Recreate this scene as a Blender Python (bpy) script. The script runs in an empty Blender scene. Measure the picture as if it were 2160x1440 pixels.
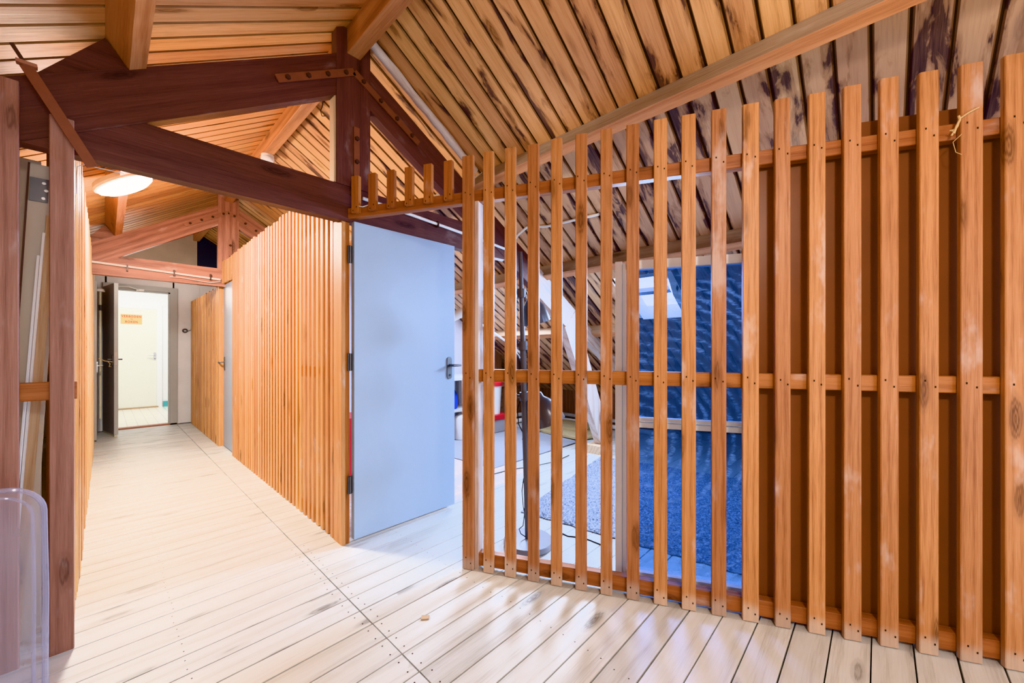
import bpy, bmesh, math, random
from mathutils import Vector, Matrix, Quaternion
R = random.Random(11)
scn = bpy.context.scene
COL = scn.collection
V = Vector

# ------------------------------------------------------------------ node helpers
def newmat(name):
    m = bpy.data.materials.new(name); m.use_nodes = True
    nt = m.node_tree; nt.nodes.clear()
    out = nt.nodes.new('ShaderNodeOutputMaterial')
    return m, nt, out
class G:
    def __init__(s, nt): s.nt = nt
    def n(s, typ, **kw):
        nd = s.nt.nodes.new(typ)
        for k, v in kw.items(): setattr(nd, k, v)
        return nd
    def link(s, a, b): s.nt.links.new(a, b)
    def put(s, sock, v):
        if hasattr(v, 'is_output') or isinstance(v, bpy.types.NodeSocket): s.link(v, sock)
        else: sock.default_value = v
    def math(s, op, a, b=0.0, c=0.0, clamp=False):
        nd = s.n('ShaderNodeMath', operation=op); nd.use_clamp = clamp
        s.put(nd.inputs[0], a); s.put(nd.inputs[1], b); s.put(nd.inputs[2], c)
        return nd.outputs[0]
    def vmul(s, a, v):
        nd = s.n('ShaderNodeVectorMath', operation='MULTIPLY'); s.put(nd.inputs[0], a); s.put(nd.inputs[1], v)
        return nd.outputs[0]
    def vadd(s, a, v):
        nd = s.n('ShaderNodeVectorMath', operation='ADD'); s.put(nd.inputs[0], a); s.put(nd.inputs[1], v)
        return nd.outputs[0]
    def noise(s, vec, scale=1.0, detail=3.0, rough=0.55, dist=0.0):
        nd = s.n('ShaderNodeTexNoise'); s.put(nd.inputs['Vector'], vec)
        nd.inputs['Scale'].default_value = scale; nd.inputs['Detail'].default_value = detail
        nd.inputs['Roughness'].default_value = rough; nd.inputs['Distortion'].default_value = dist
        return nd.outputs['Fac']
    def vor(s, vec, scale=1.0, rnd=1.0):
        nd = s.n('ShaderNodeTexVoronoi'); s.put(nd.inputs['Vector'], vec)
        nd.inputs['Scale'].default_value = scale; nd.inputs['Randomness'].default_value = rnd
        return nd
    def ramp(s, f, stops):
        nd = s.n('ShaderNodeValToRGB'); s.put(nd.inputs[0], f)
        cr = nd.color_ramp
        while len(cr.elements) < len(stops): cr.elements.new(0.5)
        for e, (p, c) in zip(cr.elements, stops):
            e.position = p; e.color = (*c, 1) if len(c) == 3 else c
        return nd.outputs[0]
    def sstep(s, x, a, b):
        nd = s.n('ShaderNodeMapRange'); nd.interpolation_type = 'SMOOTHSTEP'
        s.put(nd.inputs[0], x); nd.inputs[1].default_value = a; nd.inputs[2].default_value = b
        return nd.outputs[0]
    def mix(s, f, a, b, mode='MIX'):
        nd = s.n('ShaderNodeMix', data_type='RGBA', blend_type=mode)
        s.put(nd.inputs[0], f); s.put(nd.inputs[6], a if not isinstance(a, tuple) else (*a[:3], 1)); s.put(nd.inputs[7], b if not isinstance(b, tuple) else (*b[:3], 1))
        return nd.outputs[2]
    def attr(s, name):
        return s.n('ShaderNodeAttribute', attribute_name=name)
    def bsdf(s, col, rough=0.5, metal=0.0, spec=0.4, bump=None, bstr=0.2, bdist=0.002, **kw):
        b = s.n('ShaderNodeBsdfPrincipled')
        s.put(b.inputs['Base Color'], (*col, 1) if isinstance(col, tuple) and len(col) == 3 else col)
        s.put(b.inputs['Roughness'], rough); b.inputs['Metallic'].default_value = metal
        b.inputs['Specular IOR Level'].default_value = spec
        for k, v in kw.items(): s.put(b.inputs[k], v)
        if bump is not None:
            bp = s.n('ShaderNodeBump'); bp.inputs['Strength'].default_value = bstr; bp.inputs['Distance'].default_value = bdist
            s.link(bump, bp.inputs['Height']); s.link(bp.outputs[0], b.inputs['Normal'])
        return b.outputs[0]

def wood(name, light, mid, dark, rough=0.55, ring=26.0, knots=0.55, stain=0.0, stain_col=(0.02, 0.012, 0.018), wash=0.0, wash_col=(0.75, 0.73, 0.7), tintamt=0.35, spec=0.35, hue=0.0, fine=0.5, warpamt=2.6, ringamt=0.26, lowz=None, saw=0.0, scuff=None):
    m, nt, out = newmat(name); g = G(nt)
    a = g.attr('grain').outputs['Vector']; t = g.attr('tint').outputs['Fac']
    warp = g.noise(g.vmul(a, (0.9, 6.0, 6.0)), 1.0, 2.0)
    sep = g.n('ShaderNodeSeparateXYZ'); g.link(a, sep.inputs[0])
    ph = g.math('ADD', g.math('MULTIPLY', sep.outputs[1], ring), g.math('MULTIPLY', sep.outputs[2], ring * 0.55))
    ph = g.math('ADD', ph, g.math('MULTIPLY', warp, warpamt))
    rings = g.math('MULTIPLY_ADD', g.math('SINE', g.math('MULTIPLY', ph, 6.283)), 0.5, 0.5)
    rings = g.math('POWER', rings, 1.6)
    fib = g.math('ADD', g.math('MULTIPLY', g.noise(g.vmul(a, (4.0, 110.0, 110.0)), 1.0, 3.0, 0.7), 0.55), g.math('MULTIPLY', g.noise(g.vmul(a, (9.0, 380.0, 380.0)), 1.0, 2.0, 0.6), 0.45))
    fib = g.math('MULTIPLY_ADD', g.math('SUBTRACT', fib, 0.5), 2.3, 0.5, clamp=True)
    big = g.noise(g.vmul(a, (1.1, 3.0, 3.0)), 1.0, 3.0)
    f = g.math('ADD', g.math('MULTIPLY', rings, ringamt), g.math('ADD', g.math('MULTIPLY', fib, fine), g.math('MULTIPLY', big, 0.5)))
    col = g.ramp(f, [(0.25, light), (0.6, mid), (1.0, dark)])
    if knots > 0:
        kv = g.vor(g.vmul(a, (2.3, 9.0, 9.0)), 1.0)
        kd = g.math('ADD', kv.outputs['Distance'], g.math('MULTIPLY', g.math('SUBTRACT', fib, 0.5), 0.12))
        pick = g.n('ShaderNodeSeparateColor'); g.link(kv.outputs['Color'], pick.inputs[0])
        on = g.math('LESS_THAN', pick.outputs[0], knots)
        k = g.math('MULTIPLY', g.math('SUBTRACT', 1.0, g.sstep(kd, 0.10, 0.27)), on)
        kr = g.math('MULTIPLY_ADD', g.math('SINE', g.math('MULTIPLY', kd, 90.0)), 0.25, 0.75)
        dk = tuple(c * 0.42 for c in dark)
        col = g.mix(g.math('MULTIPLY', k, g.math('MULTIPLY', kr, 0.9)), col, dk)
    if stain > 0:
        # dark water streaks that hug the board edges and run along the grain
        s1 = g.noise(g.vmul(a, (3.0, 13.0, 13.0)), 1.0, 5.0, 0.6, 0.5)
        s2 = g.noise(g.vmul(a, (0.55, 1.2, 1.2)), 1.0, 2.0)
        e = g.attr('edge').outputs['Fac']
        s = g.math('ADD', s1, g.math('ADD', g.math('MULTIPLY', e, 0.075), g.math('MULTIPLY', g.math('SUBTRACT', s2, 0.5), 0.6)))
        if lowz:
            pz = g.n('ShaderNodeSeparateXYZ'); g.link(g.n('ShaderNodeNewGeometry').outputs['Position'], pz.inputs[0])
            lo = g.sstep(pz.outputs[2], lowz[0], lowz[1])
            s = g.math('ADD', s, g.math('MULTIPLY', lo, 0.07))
            col = g.mix(g.math('MULTIPLY', lo, 0.55), col, (0.42, 0.30, 0.22))  # blue light on the lower boards put into their colour
        core = g.sstep(s, 0.80 - 0.16 * stain, 0.86 - 0.16 * stain)
        halo = g.sstep(s, 0.72 - 0.16 * stain, 0.80 - 0.16 * stain)
        col = g.mix(g.math('MULTIPLY', g.sstep(e, 0.955, 1.0), 0.6), col, tuple(c * 0.25 for c in dark))
        col = g.mix(g.math('MULTIPLY', halo, 0.4), col, tuple(c * 0.5 for c in dark))
        col = g.mix(g.math('MULTIPLY', core, g.math('MULTIPLY_ADD', fib, 0.5, 0.55), clamp=True), col, stain_col)
    if saw > 0:
        sw = g.math('MULTIPLY_ADD', g.math('SINE', g.math('MULTIPLY', sep.outputs[0], 1150.0)), 0.5, 0.5)
        sm_ = g.sstep(g.noise(g.vmul(a, (1.3, 4, 4)), 1.0, 2.0), 0.42, 0.6)
        col = g.mix(g.math('MULTIPLY', g.math('MULTIPLY', sw, sm_), saw), col, tuple(c * 0.6 for c in dark))
    if wash > 0:
        w1 = g.noise(g.vmul(a, (3.0, 8.0, 8.0)), 1.0, 4.0, 0.6)
        w = g.sstep(w1, 0.62 - 0.2 * wash, 0.80 - 0.2 * wash)
        col = g.mix(g.math('MULTIPLY', w, 0.62), col, wash_col)
    if scuff:
        pz2 = g.n('ShaderNodeSeparateXYZ'); g.link(g.n('ShaderNodeNewGeometry').outputs['Position'], pz2.inputs[0])
        lo2 = g.math('ADD', g.sstep(pz2.outputs[2], 0.16, 0.0), g.math('MULTIPLY', g.math('SUBTRACT', big, 0.5), 0.8))
        col = g.mix(g.math('MULTIPLY', g.sstep(lo2, 0.35, 0.9), 0.6), col, scuff)
    hs = g.n('ShaderNodeHueSaturation')
    g.link(col, hs.inputs['Color'])
    g.put(hs.inputs['Value'], g.math('MULTIPLY_ADD', t, tintamt, 1.0 - tintamt * 0.5))
    g.put(hs.inputs['Hue'], g.math('MULTIPLY_ADD', t, hue, 0.5 - hue * 0.5))
    sh = g.bsdf(hs.outputs[0], g.math('MULTIPLY_ADD', fib, 0.2, rough - 0.1), 0, spec, fib, 0.25, 0.0015)
    g.link(sh, out.inputs[0]); return m

def plain(name, col, rough=0.5, metal=0.0, var=0.06, scale=6.0, spec=0.4, bump=0.0, **kw):
    m, nt, out = newmat(name); g = G(nt)
    tc = g.n('ShaderNodeTexCoord').outputs['Object']
    nz = g.noise(tc, scale, 4.0)
    c = g.mix(nz, tuple(max(0, x * (1 - 2 * var)) for x in col), tuple(min(1, x * (1 + 2 * var)) for x in col))
    sh = g.bsdf(c, rough, metal, spec, g.noise(tc, scale * 25, 3.0) if bump else None, bump, 0.002, **kw)
    g.link(sh, out.inputs[0]); return m

def emit(name, col, strength):
    m, nt, out = newmat(name); g = G(nt)
    e = g.n('ShaderNodeEmission'); e.inputs[0].default_value = (*col, 1); e.inputs[1].default_value = strength
    g.link(e.outputs[0], out.inputs[0]); return m

M = {}
M['ceil'] = wood('ceiling_pine', (0.82, 0.475, 0.245), (0.71, 0.36, 0.16), (0.38, 0.145, 0.055), 0.5, 15, 0.9, 0.10, (0.12, 0.045, 0.02), tintamt=0.36, hue=0.014, fine=0.55, ringamt=0.12, warpamt=1.6)
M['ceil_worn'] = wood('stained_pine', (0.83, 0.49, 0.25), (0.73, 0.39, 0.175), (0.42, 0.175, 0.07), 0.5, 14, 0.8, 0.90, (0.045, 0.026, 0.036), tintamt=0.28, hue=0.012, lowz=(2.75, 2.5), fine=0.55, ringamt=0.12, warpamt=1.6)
M['slat'] = wood('oiled_slat_wood', (0.60, 0.305, 0.155), (0.505, 0.228, 0.099), (0.27, 0.094, 0.036), 0.45, 34, 0.9, 0, wash=0.24, wash_col=(0.66, 0.52, 0.46), tintamt=0.36, hue=0.010, warpamt=1.5, ringamt=0.17, fine=0.6, saw=0.14, scuff=(0.58, 0.49, 0.42))
M['rail'] = wood('dark_oiled_rail_wood', (0.50, 0.215, 0.085), (0.41, 0.155, 0.054), (0.23, 0.075, 0.025), 0.45, 30, 0.6, 0, wash=0.1, wash_col=(0.60, 0.45, 0.38), tintamt=0.3, hue=0.010, warpamt=1.5, ringamt=0.2, fine=0.6)
M['slat_wall'] = wood('corridor_slat_wood', (0.76, 0.45, 0.215), (0.66, 0.34, 0.14), (0.40, 0.165, 0.055), 0.45, 24, 0.6, 0, wash=0.10, tintamt=0.36, hue=0.02, warpamt=1.5, fine=0.55, ringamt=0.15)
M['truss'] = wood('dark_stained_timber', (0.165, 0.072, 0.060), (0.118, 0.049, 0.042), (0.060, 0.024, 0.022), 0.5, 12, 0.3, 0, wash=0.14, wash_col=(0.30, 0.21, 0.20), tintamt=0.2, warpamt=1.5, fine=0.6, ringamt=0.15)
M['truss_red'] = wood('red_brown_timber', (0.550, 0.295, 0.217), (0.418, 0.198, 0.140), (0.242, 0.103, 0.074), 0.5, 14, 0.5, 0, wash=0.14, wash_col=(0.62, 0.50, 0.45), tintamt=0.2, warpamt=1.6, fine=0.6)
M['post'] = wood('weathered_post_wood', (0.42, 0.235, 0.185), (0.33, 0.17, 0.13), (0.19, 0.09, 0.07), 0.5, 26, 0.5, 0, wash=0.22, wash_col=(0.52, 0.42, 0.42), tintamt=0.15, warpamt=1.6, ringamt=0.2)
M['purlin'] = wood('grey_purlin_wood', (0.50, 0.41, 0.325), (0.42, 0.33, 0.25), (0.26, 0.18, 0.12), 0.55, 12, 0.4, 0, wash=0.3, wash_col=(0.58, 0.55, 0.52), tintamt=0.15, warpamt=1.6, fine=0.6, ringamt=0.15)
M['orange'] = wood('orange_beam_wood', (0.682, 0.360, 0.188), (0.572, 0.266, 0.126), (0.352, 0.140, 0.062), 0.5, 12, 0.4, 0, tintamt=0.2, warpamt=1.6)
M['whitewash'] = wood('peeling_white_timber', (0.74, 0.66, 0.61), (0.66, 0.55, 0.49), (0.44, 0.29, 0.23), 0.5, 12, 0.3, 0, wash=0.5, wash_col=(0.76, 0.74, 0.75), tintamt=0.1, fine=0.6)
M['floorw'] = wood('bleached_floor_wood', (0.640, 0.655, 0.645), (0.595, 0.600, 0.578), (0.40, 0.375, 0.335), 0.42, 11, 0.6, 0, wash=0.4, wash_col=(0.67, 0.685, 0.695), tintamt=0.13, spec=0.4, fine=0.5, ringamt=0.2, warpamt=1.8)
M['raw'] = wood('raw_pale_wood', (0.74, 0.58, 0.42), (0.66, 0.49, 0.33), (0.50, 0.33, 0.20), 0.5, 20, 0.3, 0, tintamt=0.15)
M['knee'] = wood('dark_lining_wood', (0.32, 0.18, 0.11), (0.23, 0.12, 0.07), (0.07, 0.033, 0.02), 0.6, 20, 0.4, 0, tintamt=0.5)
M['gap'] = plain('dark_gap', (0.05, 0.024, 0.012), 0.9)
M['nail'] = plain('nail_hole', (0.03, 0.014, 0.008), 0.9)
M['hardboard'] = plain('brown_hardboard', (0.24, 0.085, 0.032), 0.42, 0, 0.12, 3.0)
M['door_paint'] = plain('grey_blue_door_paint', (0.36, 0.45, 0.575), 0.35, 0, 0.03, 4.0)
M['grey_paint'] = plain('mid_grey_paint', (0.46, 0.46, 0.45), 0.4, 0, 0.04)
M['grey_dark'] = plain('dark_grey_paint', (0.36, 0.345, 0.375), 0.4, 0, 0.05)  # darker grey for the open door, glazing bar and crate
M['white_paint'] = plain('white_paint', (0.82, 0.83, 0.85), 0.4, 0, 0.02)
M['cream_door'] = plain('cream_door_paint', (0.80, 0.80, 0.73), 0.4, 0, 0.02)
M['wall_white'] = plain('white_plaster', (0.84, 0.84, 0.86), 0.8, 0, 0.04, 5.0, bump=0.15)
M['slat_pale'] = wood('lit_slat_wood', (0.82, 0.62, 0.38), (0.76, 0.50, 0.26), (0.50, 0.24, 0.09), 0.45, 24, 0.3, 0, wash=0.5, wash_col=(0.84, 0.78, 0.68), tintamt=0.4, hue=0.03, warpamt=1.5, fine=0.55, ringamt=0.15)  # strong light on the left slats put into a paler wood colour
M['wall_beige'] = plain('beige_plaster', (0.62, 0.54, 0.45), 0.8, 0, 0.08, 4.0, bump=0.2)
M['wall_lilac'] = plain('lilac_grey_plaster', (0.56, 0.55, 0.62), 0.8, 0, 0.04)
M['navy'] = plain('dark_opening_navy', (0.028, 0.042, 0.085), 0.5)  # flat navy stands in for the dark opening beside the gable
M['steel'] = plain('brushed_steel', (0.55, 0.56, 0.58), 0.3, 0.9)
M['steel_dark'] = plain('dark_steel', (0.16, 0.16, 0.17), 0.4, 0.8)
M['rust'] = plain('rusty_brown_steel', (0.235, 0.09, 0.055), 0.5, 0.15, 0.12, 12.0)
M['rust_light'] = plain('primer_brown_steel', (0.40, 0.19, 0.13), 0.5, 0.1, 0.08, 12.0)
M['bolt'] = plain('bolt_steel', (0.10, 0.055, 0.045), 0.45, 0.5)
M['white_plastic'] = plain('white_plastic', (0.82, 0.82, 0.80), 0.35, 0, 0.02)
M['lamp_grey'] = plain('lamp_grey_enamel', (0.115, 0.115, 0.135), 0.28, 0.2, 0.03)
M['lamp_base'] = plain('lamp_base_enamel', (0.26, 0.27, 0.32), 0.3, 0.1, 0.02)
M['black'] = plain('black_rubber', (0.02, 0.02, 0.024), 0.5)
M['teal'] = plain('teal_paint', (0.10, 0.42, 0.46), 0.4)
M['red'] = plain('red_plastic', (0.55, 0.03, 0.04), 0.4)
M['blue'] = plain('blue_cloth', (0.02, 0.05, 0.45), 0.8)
M['cardboard'] = plain('tan_board', (0.50, 0.36, 0.23), 0.7)
M['tan_mat'] = plain('tan_matting', (0.46, 0.36, 0.20), 0.9, 0, 0.1, 9.0)
M['grey_mat'] = plain('grey_matting', (0.30, 0.31, 0.36), 0.85, 0, 0.06, 6.0)
M['twine'] = plain('jute_twine', (0.66, 0.46, 0.24), 0.9)
M['beige_panel'] = plain('beige_panel_board', (0.58, 0.49, 0.38), 0.6, 0, 0.03)
M['sign'] = plain('yellowed_sign_card', (0.72, 0.52, 0.22), 0.6, 0, 0.03)
M['sign_red'] = plain('sign_red_paint', (0.50, 0.03, 0.015), 0.6)
M['cream_tube'] = plain('cream_tube_plastic', (0.80, 0.76, 0.58), 0.4)
M['glow'] = emit('lamp_diffuser_glow', (1.0, 0.97, 0.9), 24.0)
M['sky_pane'] = emit('overcast_sky_glazing', (0.82, 0.92, 1.0), 30.0)

def mat_glass():
    m, nt, out = newmat('blue_filmed_glass'); g = G(nt)
    tc = g.n('ShaderNodeTexCoord').outputs['Object']
    # wiping swirls left in the film
    w = g.n('ShaderNodeTexWave', wave_type='RINGS', rings_direction='SPHERICAL')
    g.link(g.vadd(tc, (-0.25, 0.0, -0.75)), w.inputs['Vector'])
    w.inputs['Scale'].default_value = 7.0; w.inputs['Distortion'].default_value = 3.5; w.inputs['Detail'].default_value = 4.0; w.inputs['Detail Scale'].default_value = 2.2; w.inputs['Detail Roughness'].default_value = 0.7
    nz = g.noise(g.vmul(tc, (2.0, 1, 2.6)), 1.5, 3.0)
    hz = g.sstep(g.n('ShaderNodeSeparateXYZ').outputs[2], -9, -8)
    sm = g.math('MULTIPLY', g.math('MULTIPLY', w.outputs['Fac'], g.sstep(nz, 0.35, 0.75)), 0.1)
    tr = g.n('ShaderNodeBsdfTransparent'); tr.inputs[0].default_value = (0.115, 0.195, 0.38, 1)
    df = g.n('ShaderNodeBsdfTranslucent'); df.inputs[0].default_value = (0.065, 0.12, 0.26, 1)
    d2 = g.n('ShaderNodeBsdfDiffuse'); d2.inputs[0].default_value = (0.06, 0.11, 0.24, 1)
    ad = g.n('ShaderNodeMixShader'); ad.inputs[0].default_value = 0.5; g.link(df.outputs[0], ad.inputs[1]); g.link(d2.outputs[0], ad.inputs[2])
    mx = g.n('ShaderNodeMixShader'); g.put(mx.inputs[0], g.math('ADD', sm, 0.22)); g.link(tr.outputs[0], mx.inputs[1]); g.link(ad.outputs[0], mx.inputs[2])
    sc = g.noise(g.vmul(tc, (14, 14, 60)), 1.0, 4.0, 0.7, 1.5)
    lt = g.n('ShaderNodeBsdfDiffuse'); lt.inputs[0].default_value = (0.22, 0.32, 0.55, 1)
    tl_ = g.n('ShaderNodeBsdfTranslucent'); tl_.inputs[0].default_value = (0.22, 0.34, 0.6, 1)
    la = g.n('ShaderNodeMixShader'); g.link(lt.outputs[0], la.inputs[1]); g.link(tl_.outputs[0], la.inputs[2])
    mw = g.n('ShaderNodeMixShader'); g.put(mw.inputs[0], g.math('MULTIPLY', g.math('MULTIPLY', g.math('POWER', w.outputs['Fac'], 2.0), g.sstep(nz, 0.32, 0.8)), g.math('MULTIPLY', g.sstep(sc, 0.35, 0.7), 0.75))); g.link(mx.outputs[0], mw.inputs[1]); g.link(la.outputs[0], mw.inputs[2]); mx = mw
    gl = g.n('ShaderNodeBsdfGlossy'); gl.inputs[0].default_value = (0.6, 0.7, 0.9, 1); gl.inputs[1].default_value = 0.04
    fr = g.n('ShaderNodeFresnel'); fr.inputs[0].default_value = 1.3
    m2 = g.n('ShaderNodeMixShader'); g.link(fr.outputs[0], m2.inputs[0]); g.link(mx.outputs[0], m2.inputs[1]); g.link(gl.outputs[0], m2.inputs[2])
    g.link(m2.outputs[0], out.inputs[0]); return m
M['glass'] = mat_glass()
def mat_film():
    m, nt, out = newmat('clear_plastic_sheeting'); g = G(nt)
    tc = g.n('ShaderNodeTexCoord').outputs['Object']
    nz = g.noise(g.vmul(tc, (9, 9, 1.2)), 1.0, 3.0)
    tr = g.n('ShaderNodeBsdfTransparent'); tr.inputs[0].default_value = (0.93, 0.94, 1, 1)
    df = g.n('ShaderNodeBsdfDiffuse'); df.inputs[0].default_value = (0.66, 0.68, 0.90, 1)
    gl = g.n('ShaderNodeBsdfGlossy'); gl.inputs[1].default_value = 0.1
    lw = g.n('ShaderNodeLayerWeight'); lw.inputs[0].default_value = 0.35
    f = g.math('ADD', g.math('MULTIPLY', g.sstep(nz, 0.4, 0.75), 0.16), g.math('MULTIPLY_ADD', lw.outputs['Facing'], 0.35, 0.20), clamp=True)
    a = g.n('ShaderNodeMixShader'); g.put(a.inputs[0], f); g.link(tr.outputs[0], a.inputs[1]); g.link(df.outputs[0], a.inputs[2])
    b = g.n('ShaderNodeMixShader'); g.put(b.inputs[0], g.math('MULTIPLY', lw.outputs['Fresnel'], 0.5)); g.link(a.outputs[0], b.inputs[1]); g.link(gl.outputs[0], b.inputs[2])
    g.link(b.outputs[0], out.inputs[0]); return m
M['film'] = mat_film()
def mat_rug():
    m, nt, out = newmat('blue_grey_shag'); g = G(nt)
    tc = g.n('ShaderNodeTexCoord').outputs['Object']
    n1 = g.noise(tc, 85.0, 3.0, 0.7); n2 = g.noise(tc, 38.0, 3.0, 0.7)
    f = g.math('ADD', g.math('MULTIPLY', n1, 0.7), g.math('MULTIPLY', n2, 0.3))
    c = g.ramp(f, [(0.38, (0.07, 0.08, 0.13)), (0.5, (0.25, 0.28, 0.36)), (0.62, (0.66, 0.69, 0.76))])
    g.link(g.bsdf(c, 0.95, 0, 0.1, f, 1.0, 0.02), out.inputs[0]); return m
M['rug'] = mat_rug()
def mat_tile():
    m, nt, out = newmat('white_floor_tile'); g = G(nt)
    tc = g.n('ShaderNodeTexCoord').outputs['Object']
    b = g.n('ShaderNodeTexBrick', offset=0.0); g.link(tc, b.inputs['Vector'])
    b.inputs['Color1'].default_value = (0.76, 0.74, 0.68, 1); b.inputs['Color2'].default_value = (0.72, 0.70, 0.64, 1); b.inputs['Mortar'].default_value = (0.5, 0.48, 0.45, 1)
    b.inputs['Scale'].default_value = 1.0; b.inputs['Mortar Size'].default_value = 0.004; b.inputs['Brick Width'].default_value = 0.125; b.inputs['Row Height'].default_value = 0.25
    g.link(g.bsdf(b.outputs[0], 0.25), out.inputs[0]); return m
M['tile'] = mat_tile()
def mat_parquet():
    m, nt, out = newmat('parquet_vinyl'); g = G(nt)
    tc = g.n('ShaderNodeTexCoord').outputs['Object']
    b = g.n('ShaderNodeTexBrick', offset=0.5); g.link(tc, b.inputs['Vector'])
    b.inputs['Color1'].default_value = (0.60, 0.47, 0.40, 1); b.inputs['Color2'].default_value = (0.66, 0.60, 0.58, 1); b.inputs['Mortar'].default_value = (0.45, 0.36, 0.32, 1)
    b.inputs['Scale'].default_value = 1.0; b.inputs['Mortar Size'].default_value = 0.002; b.inputs['Brick Width'].default_value = 0.17; b.inputs['Row Height'].default_value = 0.06
    g.link(g.bsdf(b.outputs[0], 0.4), out.inputs[0]); return m
M['parquet'] = mat_parquet()

# ------------------------------------------------------------------ mesh builder
class MB:
    def __init__(s): s.v = []; s.f = []; s.mi = []; s.g = []; s.t = []; s.e = []; s.sm = []
    def add(s, verts, faces, grain=None, tint=None, mi=0, edge=None, smooth=False):
        o = len(s.v); tint = R.random() if tint is None else tint
        off = V((R.uniform(0, 60), R.uniform(0, 20), R.uniform(0, 20)))
        for i, p in enumerate(verts):
            s.v.append(tuple(p)); s.g.append(tuple(V(grain[i]) + off) if grain else tuple(V(p) + off)); s.t.append(tint); s.e.append(edge[i] if edge else 0.0)
        for f in faces: s.f.append([o + i for i in f]); s.mi.append(mi); s.sm.append(smooth)
    def prism(s, prof, p0, p1, side, up, **kw):
        """extrude 2D profile (along side, up) from p0 to p1"""
        p0, p1, side, up = V(p0), V(p1), V(side).normalized(), V(up).normalized()
        L = (p1 - p0).length; n = len(prof); vs = []; gr = []
        for k, p in ((0, p0), (1, p1)):
            for a, b in prof: vs.append(p + side * a + up * b); gr.append((L * k, a, b))
        fs = [[i, (i + 1) % n, n + (i + 1) % n, n + i] for i in range(n)] + [list(range(n))[::-1], [n + i for i in range(n)]]
        s.add(vs, fs, gr, **kw)
    def beam(s, p0, p1, w, h, side, up, ch=0.0, **kw):
        """box of width w (side) and height h (up), centred on p0-p1, chamfered edges"""
        a, b = w / 2, h / 2
        if ch > 0: pr = [(-a + ch, -b), (a - ch, -b), (a, -b + ch), (a, b - ch), (a - ch, b), (-a + ch, b), (-a, b - ch), (-a, -b + ch)]
        else: pr = [(-a, -b), (a, -b), (a, b), (-a, b)]
        s.prism(pr, p0, p1, side, up, **kw)
    def box(s, lo, hi, ch=0.0, axis=None, **kw):
        lo, hi = V(lo), V(hi); d = hi - lo; c = (lo + hi) / 2
        if axis is None: axis = max(range(3), key=lambda i: d[i])
        ax = [V((1, 0, 0)), V((0, 1, 0)), V((0, 0, 1))]; i, j, k = axis, (axis + 1) % 3, (axis + 2) % 3
        s.beam(c - ax[i] * d[i] / 2, c + ax[i] * d[i] / 2, d[j], d[k], ax[j], ax[k], ch, **kw)
    def tube(s, pts, r, n=8, closed=False, **kw):
        pts = [V(p) for p in pts]; m = len(pts); vs = []; gr = []; L = 0
        rr = r if isinstance(r, (list, tuple)) else [r] * m
        t0 = (pts[1] - pts[0]).normalized(); nrm = t0.orthogonal().normalized(); prev = t0
        for i, p in enumerate(pts):
            t = (pts[min(i + 1, m - 1)] - pts[max(i - 1, 0)]).normalized()
            nrm = (prev.rotation_difference(t) @ nrm); nrm = (nrm - t * nrm.dot(t)).normalized(); prev = t
            b = t.cross(nrm); L += (p - pts[i - 1]).length if i else 0
            for k in range(n):
                a = 2 * math.pi * k / n; vs.append(p + (nrm * math.cos(a) + b * math.sin(a)) * rr[i]); gr.append((L, math.cos(a) * rr[i], math.sin(a) * rr[i]))
        fs = [[i * n + k, i * n + (k + 1) % n, (i + 1) * n + (k + 1) % n, (i + 1) * n + k] for i in range(m - 1) for k in range(n)]
        s.add(vs, fs + [list(range(n))[::-1], [(m - 1) * n + k for k in range(n)]], gr, smooth=True, **kw)
    def lathe(s, prof, c, axis=(0, 0, 1), n=24, **kw):
        """prof: list of (radius, height)"""
        c, ax = V(c), V(axis).normalized(); x = ax.orthogonal().normalized(); y = ax.cross(x); vs = []
        for r, h in prof:
            for k in range(n):
                a = 2 * math.pi * k / n; vs.append(c + ax * h + (x * math.cos(a) + y * math.sin(a)) * max(r, 1e-4))
        fs = [[i * n + k, i * n + (k + 1) % n, (i + 1) * n + (k + 1) % n, (i + 1) * n + k] for i in range(len(prof) - 1) for k in range(n)]
        s.add(vs, fs, smooth=True, **kw)
    def quad(s, pts, **kw): s.add(pts, [list(range(len(pts)))], **kw)
    def build(s, name, mats, parent=None, loc=None):
        me = bpy.data.meshes.new(name)
        o = bpy.data.objects.new(name, me); COL.objects.link(o)
        base = V(loc) if loc is not None else V((0, 0, 0))
        me.from_pydata([tuple(V(p) - base) for p in s.v], [], s.f); me.update()
        bm = bmesh.new(); bm.from_mesh(me); bmesh.ops.recalc_face_normals(bm, faces=bm.faces); bm.to_mesh(me); bm.free()
        for mm in (mats if isinstance(mats, (list, tuple)) else [mats]): me.materials.append(mm)
        me.polygons.foreach_set('material_index', s.mi); me.polygons.foreach_set('use_smooth', s.sm)
        a = me.attributes.new('grain', 'FLOAT_VECTOR', 'POINT'); a.data.foreach_set('vector', [c for g_ in s.g for c in g_])
        a = me.attributes.new('tint', 'FLOAT', 'POINT'); a.data.foreach_set('value', s.t)
        a = me.attributes.new('edge', 'FLOAT', 'POINT'); a.data.foreach_set('value', s.e)
        o.location = base
        if parent is not None:
            o.parent = parent
            w = world_loc(parent)
            o.location = base - w
        if any(s.sm):
            try:
                me.set_sharp_from_angle(angle=math.radians(40))
            except Exception: pass
        return o
def world_loc(o):
    w = V(o.location)
    while o.parent is not None: o = o.parent; w = w + V(o.location)
    return w
def tag(o, label, cat, group=None, kind=None):
    o['label'] = label; o['category'] = cat
    if group: o['group'] = group
    if kind: o['kind'] = kind
    return o
def thing(name, label, cat, loc=(0, 0, 0), group=None, kind=None):
    o = bpy.data.objects.new(name, None); COL.objects.link(o); o.location = loc; o.empty_display_size = 0.1
    return tag(o, label, cat, group, kind)
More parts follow.
